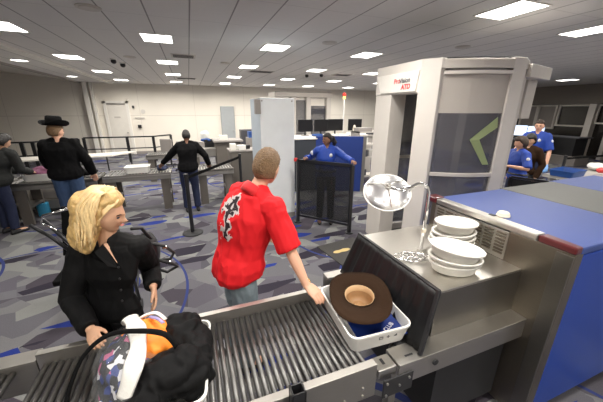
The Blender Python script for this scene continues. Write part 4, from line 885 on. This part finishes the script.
for k, (x, z, c_) in enumerate(((4.40, 1.13, 'paper'), (4.42, .78, 'dark_box'), (4.7, .78, 'table_grey'), (4.42, .23, 'dark_box'))):
    tag(MB().bb(x, x + .24, 6.92, 7.2, z + .0005, z + .18).build('storage_box', c_, bevel=.005), ['white box on the upper shelf of the grey rack', 'dark box on the middle shelf of the grey rack', 'grey box beside the dark box on the rack middle shelf', 'dark box on the bottom shelf of the grey rack'][k], 'box')
tag(MB().bb(4.35, 4.75, 6.92, 7.25, 1.48, 1.58).build('keyboard_tray', 'taupe_dark'), 'taupe tray on top of the grey rack', 'tray')

# ================================================================== right-hand side
def framed_window(n_, y0, y1, z0, z1, x=16.74, split=1):
    g = MB().bb(x - .12, x, y0 - .07, y0, z0, z1).bb(x - .12, x, y1, y1 + .07, z0, z1).bb(x - .12, x, y0, y1, z1 - .07, z1).bb(x - .12, x, y0, y1, z0, z0 + .07)
    o = struct(g.build(f'window_{n_}', 'taupe_light')); MB().bb(x - .04, x - .02, y0, y1, z0, z1).build('pane', 'taupe_dark' if split else 'dark_glass_wall', o); return o
framed_window(1, 9.95, 10.6, 1.2, 2.32); framed_window(2, 9.1, 9.8, 1.2, 2.32); framed_window(3, 7.65, 8.9, 1.35, 2.32, split=0); framed_window(4, 7.0, 7.45, 1.5, 2.32, split=0)
struct(MB().bb(16.4, 16.74, 7.48, 7.72, 0, 2.34).build('trim_4', 'taupe_light')); struct(MB().bb(16.5, 16.74, 6.85, 7.0, 0, 1.5).build('trim_5', 'taupe'))
t = thing('dark_counter', 'long black counter under the dark window at the far right', 'counter', (15, 9, 0)); MB().bb(13.8, 14.6, 6.6, 10.2, 0, 1.02).build('counter_body', 'black_matte', t); MB().bb(13.7, 14.6, 6.4, 10.3, .0, .35).build('plinth', 'taupe_dark', t); MB().bb(13.75, 14.7, 6.5, 10.3, 1.02, 1.06).build('worktop', 'dark_box', t)
monitor(12.9, 7.55, .95, .55, .40, 'lit pale screen just right of the standing officer', R(-62), 'screen_on'); monitor(12.6, 8.15, .95, .8, .42, 'lit pale screen behind the standing officer, left one', R(-62), 'screen_on')
t = thing('screen_desk', 'dark desk carrying the lit screens behind the standing officer', 'desk', (12.8, 7.9, 0)); MB().bb(12.2, 13.2, 7.1, 8.7, .90, .95).build('desk_top', 'dark_box', t); MB().bb(12.3, 13.1, 7.2, 8.6, 0, .9).build('pedestal', 'black_matte', t)
stanchion(8.2, 4.02, 'black belt post right of the standing officer', 1.0)
tag(MB().bar((8.22, 4.0, .98), (10.6, 3.9, .98), .004, .05).build('barrier_belt', 'black_cloth'), 'black belt running off to the right from the post by the officers', 'belt')
t = thing('exit_table', 'grey roller table with trays at the right edge beyond the scanner', 'table', (8.3, 3.3, 0)); MB().bb(7.0, 10.5, 2.9, 3.75, .70, .76).build('table_top', 'table_grey', t)
for x in (7.2, 10.2):
    for y in (3.0, 3.65): MB().bb(x - .04, x + .04, y - .04, y + .04, 0, .70).build('leg', 'steel_dull', t)
small_bin(7.25, 3.45, .76, .1, 'blue tray on the exit table below the right belt post', w=.62, d=.42, ctx='bin_blue')
for x, y, c_, lb, k in ((8.5, 3.55, 'white_plastic', 'white bundle on the exit table', 61), (9.0, 3.5, 'dark_box', 'dark bundle on the exit table', 62), (9.6, 3.6, 'paper', 'pale bundle at the far end of the exit table', 63), (8.0, 3.25, 'red_ink', 'small red item on the exit table', 64)):
    tag(blob(lump((x, y, .855), (.20, .16, .08) if k < 64 else (.10, .07, .06), k, .3, 4), 'bundle', c_, None, .025, 2, origin=(x, y, .76)), lb, 'bundle')
t = thing('low_barrier', 'low black mesh barrier beyond the blue hood, right of the body scanner', 'barrier', (4.6, 2.6, 0))
MB().bar((4.45, 2.78, 1.10), (4.66, 2.25, 1.10), .03, .03).build('top_rail', 'black_plastic', t); MB().bar((4.45, 2.78, .58), (4.66, 2.25, .58), .01, 1.0).build('panel', 'monitor_black', t)
for p in ((4.45, 2.78), (4.66, 2.25)): MB().bar((*p, 0), (*p, 1.1), .04, .04, (1, 0, 0)).build('post', 'black_plastic', t)

# ================================================================== wheelchair and shoulder bag
t = thing('wheelchair', 'folded black wheelchair with chrome arm behind the blonde woman', 'wheelchair', (-1.15, 3.2, 0))
MB().tube([(-1.42, 3.2, 1.02), (-1.38, 3.18, 1.10), (-1.12, 3.15, 1.16)], .013, 8).tube([(-1.42, 3.2, 1.02), (-1.33, 3.2, .95), (-1.18, 3.2, .6), (-1.05, 3.2, .3)], .012, 8).build('arm_tube', 'chrome', t, smooth=True)
MB().poly([(-1.36, 3.28, .62), (-.98, 3.30, .58), (-.92, 3.28, 1.08), (-1.27, 3.28, 1.14)], (0, 1, .1), .04).build('backrest', 'black_cloth', t, bevel=.01); MB().box((-1.1, 3.05, .55), (.42, .42, .05)).build('seat', 'black_cloth', t, bevel=.01)
for x in (-1.10, -.80): MB().tube([(x, 3.35 + .28 * math.cos(a), .29 + .28 * math.sin(a)) for a in [k * math.pi / 16 for k in range(32)]], .013, 8, True).build('wheel', 'rubber', t)
MB().tube([(-1.42, 3.25, 1.04), (-1.22, 3.15, .8), (-1.0, 3.0, .35), (-.95, 3.0, .1)], .020, 8).tube([(-1.55, 3.3, .98), (-1.40, 3.25, .86), (-1.2, 3.2, .62)], .018, 8).tube([(-.86, 3.3, 1.05), (-.76, 3.1, .6), (-.70, 3.0, .1)], .016, 8).build('frame_tube', 'black_plastic', t, smooth=True)
for x in (-.95, -.70): MB().cyl((x - .015, 3.0, .06), (x + .015, 3.0, .06), .06).build('castor', 'rubber', t)
t = thing('shoulder_bag', "black bag with buckled straps behind the blonde woman's far shoulder", 'bag', (-.33, 1.98, 0)); t.location.z = .95; TM[t] = Matrix.Translation((-.33, 1.98, .95))
blob(lump((-.36, 1.98, 1.13), (.075, .09, .15), 71, .15, 4), 'bag_body', 'black_plastic', t, .012, 3)
for pts in ([(-.34, 1.93, 1.22), (-.25, 1.95, 1.17), (-.20, 1.97, 1.10), (-.23, 1.98, 1.05), (-.31, 1.97, 1.06)], [(-.33, 1.93, 1.10), (-.22, 1.95, 1.03), (-.19, 1.97, .99), (-.26, 1.97, .96), (-.32, 1.96, 1.0)], [(-.40, 1.85, 1.36), (-.36, 1.92, 1.33), (-.32, 1.96, 1.22)]):
    MB().tube(pts, .011, 6).build('strap', 'black_matte', t, smooth=True)
MB().box((-.25, 1.95, 1.16), (.03, .015, .022)).build('buckle', 'chrome', t, bevel=.004); MB().box((-.24, 1.95, 1.04), (.03, .015, .022)).build('buckle', 'chrome', t, bevel=.004)

# ================================================================== people
U = V((0, 0, 1))
# --- man in the red shirt
J = dict(P=(.215, 1.90, .93), C=(.285, 1.88, 1.25), N=(.385, 1.875, 1.525), head=(.468, 1.885, 1.672), hf=(.75, .62, -.12), fp=(.90, .25, 0), fc=(.93, .30, -.15),
    sh=[(.295, 2.01, 1.470), (.452, 1.725, 1.43)], el=[(.36, 2.20, 1.22), (.532, 1.60, 1.165)], wr=[(.52, 2.20, 1.02), (.598, 1.475, .965)],
    hip=[(.19, 1.99, .90), (.23, 1.81, .90)], kn=[(.22, 2.02, .50), (.26, 1.83, .50)], an=[(.18, 2.06, .085), (.22, 1.84, .085)], ff=[(.9, .3, 0), (.9, .2, 0)],
    hd=[(.5, .1, -.4), (.40, -.62, -.40)], hn=[(0, -1, -.3), (.3, .3, -1)], ht=[(.3, 0, .8), (.8, .5, .2)], curl=[.4, .28])
man = person('person', 'man in a red short-sleeved shirt reaching for the tray with the hat', J, s=1.04, skin='skin_light', top='red_shirt_print', bottom='jeans_pale', hair=('hair_brown', .016, .30, -.62, -.12), sleeve='short', vox=.0055, loose=.030, wrinkle=.009, untuck=.06)
def collar(body, N_, H_, f_, material, r0=.070, op=0.0, hgt=.045, drop=.02):
    N_, H_ = V(N_), V(H_); ax = (H_ - N_).normalized(); f_ = V(f_).normalized(); r_ = f_.cross(ax).normalized(); f_ = ax.cross(r_)
    prof = ((r0 + .022, -.035), (r0 + .018, .002), (r0 + .002, hgt), (r0 - .004, hgt + .003), (r0 + .004, .008), (r0 + .002, -.035)); rings = []
    qs = [op + (2 * math.pi - 2 * op) * i / 32 for i in range(33)]
    for rad, z in prof: rings.append([N_ + ax * (z - drop * math.cos(q)) + (f_ * math.cos(q) * 1.08 + r_ * math.sin(q)) * rad for q in qs])
    g = MB(); k = 33; m_ = len(rings); vs = [p for q in rings for p in q]; fs = []
    for i in range(m_):
        for j in range(k - 1): a = i * k + j; b = ((i + 1) % m_) * k + j; fs.append((a, a + 1, b + 1, b))
    fs += [tuple(i * k for i in range(m_)), tuple(i * k + k - 1 for i in range(m_))]
    return g.add(vs, fs).build('collar', material, body, smooth=True)
collar(man, V(J['N']) + V((-.012, 0, -.012)), V(J['head']) - V((.02, 0, 0)), (.93, .30, -.12), 'red_shirt', .074, .25, .034)
w_ = V(J['wr'][1]); MB().tube([w_ + V((.030 * math.cos(a), .020 * math.sin(a) * 1, .022 * math.sin(a))) + V((0, .01, .012)) for a in [k * math.pi / 8 for k in range(16)]], .004, 6, True).build('bracelet', 'gold', man, smooth=True)
# --- blonde woman
J = dict(P=(-.60, 1.84, .84), C=(-.565, 1.825, 1.12), N=(-.515, 1.79, 1.34), head=(-.482, 1.760, 1.497), hf=(.93, -.30, -.26), fp=(.40, -.92, 0), fc=(.42, -.91, -.12),
    sh=[(-.365, 1.755, 1.275), (-.672, 1.865, 1.27)], el=[(-.350, 1.92, 1.05), (-.765, 1.80, .985)], wr=[(-.320, 1.735, 1.005), (-.615, 1.555, .925)],
    hip=[(-.51, 1.80, .81), (-.68, 1.87, .81)], kn=[(-.50, 1.80, .45), (-.68, 1.85, .45)], an=[(-.48, 1.84, .085), (-.68, 1.90, .085)], ff=[(.4, -.9, 0), (.3, -.9, 0)],
    hd=[(.06, -.42, -.85), (.36, -.80, -.10)], hn=[(-.9, -.2, .1), (.6, .2, -.7)], ht=[(.2, -.8, .4), (.7, .4, .6)], curl=[.3, .35])
wom = person('person', 'blonde woman in a black blazer sorting a clothes bag on the rollers', J, s=.93, skin='skin_tan', top='black_suit', bottom='black_cloth', hair=None, sleeve='long', fem=1, vox=.0045, loose=.022, wrinkle=.005, untuck=.03)
H = V(J['head']); hb = basis(J['hf'], (0, 0, 1)); S9 = .93
for q in (-1, 1): pass
g = MB(); bf = head_fn(S9)
def fn(d):
    f, r_, u = d; lim = .60 if f > .32 else (-1.0 + 1.6 * max(0, min(1, (f + .15) / .40))) if f > -.15 else -1.2
    k = max(-1, min(1, (u - lim) / .14)); t = (.030 + .012 * max(0, u) + .006 * noise.noise(V(d) * 7)) * S9 * (1 - .65 * max(0, f))
    return bf(d) + V(d) * (t * k if k > 0 else .016 * k)
g.ell(H, None, hb, 48, 36, fn)
for c_, r_ in (((-.07, .0, -.05), (.085, .095, .11)), ((-.08, .035, -.13), (.07, .065, .10)), ((-.07, -.05, -.12), (.07, .06, .10)), ((-.035, .074, -.04), (.038, .030, .11)), ((-.035, .080, -.15), (.045, .032, .07)), ((-.02, -.080, -.06), (.045, .025, .09)), ((-.10, .02, .03), (.055, .07, .08))):
    g.ell(H + hb @ (V(c_) + V((-.018, 0, 0))), r_, hb, 20, 14)
hair = blob(g, 'hair', 'hair_blonde', wom, .006, 3, .006, 22)
random.seed(11); lk = MB()
for i in range(230):
    a = random.uniform(-3.14, 3.14); side = math.sin(a); bk = -math.cos(a)      # a=0 forward
    if abs(a) < 1.62: continue
    p0 = H + hb @ V((random.uniform(-.03, .04), .02 * random.uniform(-1, 1), .135 * S9))
    out = V((math.cos(a) * (.150 if bk > 0 else .10), side * .112, 0)); ln = random.uniform(.75, 1.1); zend = (-.19 if abs(a) > 1.2 else -.14) * ln; pts = []
    ph = random.uniform(0, 6.28); amp = random.uniform(.004, .012)
    for k in range(11):
        t = k / 10; e = math.sin(min(1, t * 2.1) * math.pi / 2); z = .125 * (1 - t * t * .3) if t < .2 else .125 + (zend - .125) * ((t - .2) / .8)
        q = V((out.x * e * (1 + .08 * math.sin(t * 7 + ph)), out.y * e * (1 + .10 * math.sin(t * 6 + ph)), z * S9 + .01)) + V((0, 0, .018 * (1 - e)))
        q += V((amp * math.sin(t * 13 + ph), amp * math.cos(t * 11 + ph), 0)); pts.append(H + hb @ q)
    pts[0] = p0
    lk.tube(pts, [.004, .006, .007, .008, .008, .008, .008, .007, .006, .005, .002], 6, flat=.8)
lk.build('hair_locks', 'hair_lock', wom, smooth=True)
g = MB()
for k in range(14):
    for q in (1, -1):
        t0 = k / 13; p = [(.062 - .06 * t0, .012, .118 + .012 * math.sin(t0 * 3)), (.066 - .065 * t0, q * .034, .104 + .018 * t0), (.044 - .05 * t0, q * .064, .070 + .02 * t0), (.010 - .03 * t0, q * .084, .015), (-.010 - .03 * t0, q * .092, -.05), (.0 - .03 * t0, q * .096, -.10)]
        g.tube([H + hb @ V(x_) * S9 for x_ in p], [.004, .007, .008, .008, .007, .003], 6)
g.build('fringe', 'hair_lock', wom, smooth=True)
Nn = V(J['N']); fc = V((.42, -.91, -.12)).normalized()
collar(wom, Nn + V((0, 0, -.03)), H - V((.02, 0, 0)), fc, 'black_suit', .070, .62, .036, .035)
g = MB(); c_ = Nn + fc * .093 + V((0, 0, -.045)); rg = fc.cross(U).normalized()
MB().poly([c_ - rg * .034 + U * .05 - fc * .034, c_ + rg * .034 + U * .05 - fc * .034, c_ - U * .055 + fc * .016], fc, .006).build('neckline', 'skin_tan', wom)
for sgn in (-1, 1): MB().poly([c_ + rg * sgn * .036 + U * .055 - fc * .03, c_ + rg * sgn * .085 + U * .02 - fc * .03, c_ + rg * sgn * .045 - U * .06 + fc * .012, c_ - U * .085 + fc * .022], fc, .007).build('lapel', 'black_suit', wom, bevel=.002)
for k in range(4):
    z = -.12 - k * .075; MB().ell(Nn + fc * (.128 + .006 * k) + U * z + V((-.01 * k, .01 * k, 0)), (.007, .007, .007), nu=8, nv=6).build('button', 'black_plastic', wom, smooth=True)
MB().cyl(Nn + rg * -.075 + fc * .118 + U * -.02, Nn + rg * -.095 + fc * .128 + U * -.115, .006, seg=8).build('pen', 'gold', wom, smooth=True)
# --- officers
def extras(body, J, s, chest=True):
    f = V(J['fp']); r_ = V((f.y, -f.x, 0)); N_ = V(J['N'])
    if chest: MB().ell(N_ + f * .125 * s - r_ * .07 * s - U * .14 * s, (.03, .03, .035), nu=10, nv=8).build('badge', 'patch_white', body, smooth=True)
    for i, q in ((0, -1), (1, 1)):
        MB().ell(V(J['sh'][i]).lerp(V(J['el'][i]), .32) + r_ * q * .055 * s + f * .02, (.034, .034, .042), nu=10, nv=8).build('shoulder_patch', 'patch_white', body, smooth=True)
    MB().tube([V(J['P']) + U * .10 * s + r_ * math.sin(a) * .185 * s + f * math.cos(a) * .132 * s for a in [k * math.pi / 12 for k in range(24)]], .02, 6, True).build('belt', 'black_plastic', body)
J = J_stand(2.22, 4.57, math.atan2(-.93, -.36), 1.68, (-.96, -.12, -.02), hl=(2.405, 3.985, 1.262), hr=(1.85, 4.63, 1.25)); J['curl'] = [.5, .6]
o = person('person', 'officer in a royal blue uniform shirt leaning on the mesh gate, hair tied back', J, s=.92, skin='skin_dark', top='uniform_blue', bottom='charcoal_cloth', hair=('hair_black', .012, .40, -.5, .0), fem=1, vox=.009, loose=.016)
extras(o, J, .95); hb = basis(J['hf'], (0, 0, 1)); H = V(J['head'])
g = MB().ell(H + hb @ V((-.11, 0, .01)), (.05, .05, .05), nu=12, nv=10).tube([H + hb @ V((-.12, 0, .0)), H + hb @ V((-.16, 0, -.06)), H + hb @ V((-.15, .01, -.14))], [.04, .045, .015], 10); g.build('ponytail', 'hair_black', o, smooth=True)
collar(o, J['N'], H, J['fp'], 'uniform_blue', .062, .4, .03)
J = J_stand(7.05, 4.07, math.atan2(-.35, -.93), 1.87, (-.93, -.36, -.08), hr=(6.55, 4.2, 1.1), hl=(6.98, 3.72, .96))
o = person('person', 'standing officer in a blue uniform shirt with blue gloves beyond the scanner', J, s=1.06, skin='skin_light', top='uniform_blue', bottom='navy', hair=('hair_dark', .014, .45, -.5, .05), sleeve='short', vox=.012, loose=.022); extras(o, J, 1.06)
for i in (0, 1):
    g = MB(); w = V(J['wr'][i]); hand_geo(g, w, J['hd'][i], J['hn'][i], J['ht'][i], 1.16, .35); blob(g, 'glove', 'glove_blue', o, .008, 1)
J = J_stand(5.40, 3.28, math.atan2(.35, -.93), 1.63, (-.75, .66, -.25), hl=(5.0, 3.2, 1.15), hr=(5.05, 3.5, 1.05), lean=(-.04, .02))
o = person('person', 'officer with brown hair in a blue uniform shirt, seen from behind beside the scanner', J, s=.94, skin='skin_light', top='uniform_blue', bottom='navy', hair=('hair_dark', .024, .45, -.8, -.3), sleeve='short', fem=1, vox=.011, loose=.02, face=False); extras(o, J, .94, False)
J = J_stand(5.98, 3.52, math.atan2(-.2, -.95), 1.64, (-.95, -.2, -.2), lean=(-.03, 0))
person('person', 'dark-haired person half hidden between the two officers by the scanner', J, s=.94, skin='skin_tan', top='hat_brown', bottom='charcoal_cloth', hair=('hair_black', .026, .35, -.8, -.3), fem=1, vox=.012)
# --- travellers
J = J_stand(-2.0, 5.68, R(100), 1.85, (.55, .83, -.15), hr=(-1.70, 5.92, .98), hl=(-2.38, 6.12, 1.05))
o = person('person', 'big man in a black hat, black sweater and blue jeans, back to the camera', J, s=1.17, skin='skin_light', top='black_cloth', bottom='jeans', hair=('hair_brown', .010, .3, -.6, -.1), vox=.011, loose=.03, untuck=.03, wrinkle=.006)
hat('hat', '', V(J['head']) + V((.0, .0, .085)), Matrix.Rotation(math.atan2(.83, .55), 4, 'Z') @ Matrix.Rotation(.10, 4, 'Y'), .185, .165, hole=(.116, .100), crown=.15, material='black_cloth', upside=False, curl=.075, lining=False, parent=o)
J = J_stand(-3.08, 6.0, R(55), 1.66, (.5, .8, -.45), hr=(-2.72, 6.30, 1.0), hl=(-2.95, 6.42, 1.0), lean=(.16, .12))
o = person('person', 'person in a dark grey coat bending over the tray at the left edge', J, s=1.0, skin='skin_tan', top='grey_coat', bottom='navy', hair=('hair_black', .022, .4, -.8, -.3), vox=.012, loose=.03, untuck=.10, fem=1)
J = J_stand(-.13, 6.10, R(92), 1.68, (-.1, 1, -.3), hl=(-.64, 6.40, .97), hr=(.28, 6.30, .95), lean=(.03, .05)); J['hn'] = [(0, 0, -1)] * 2
person('person', 'man in a black sweater and blue jeans with arms spread, back to the camera', J, s=.98, skin='skin_dark', top='black_cloth', bottom='navy', hair=('hair_black', .006, .3, -.6, -.1), vox=.011, loose=.024, untuck=.02, wrinkle=.005)
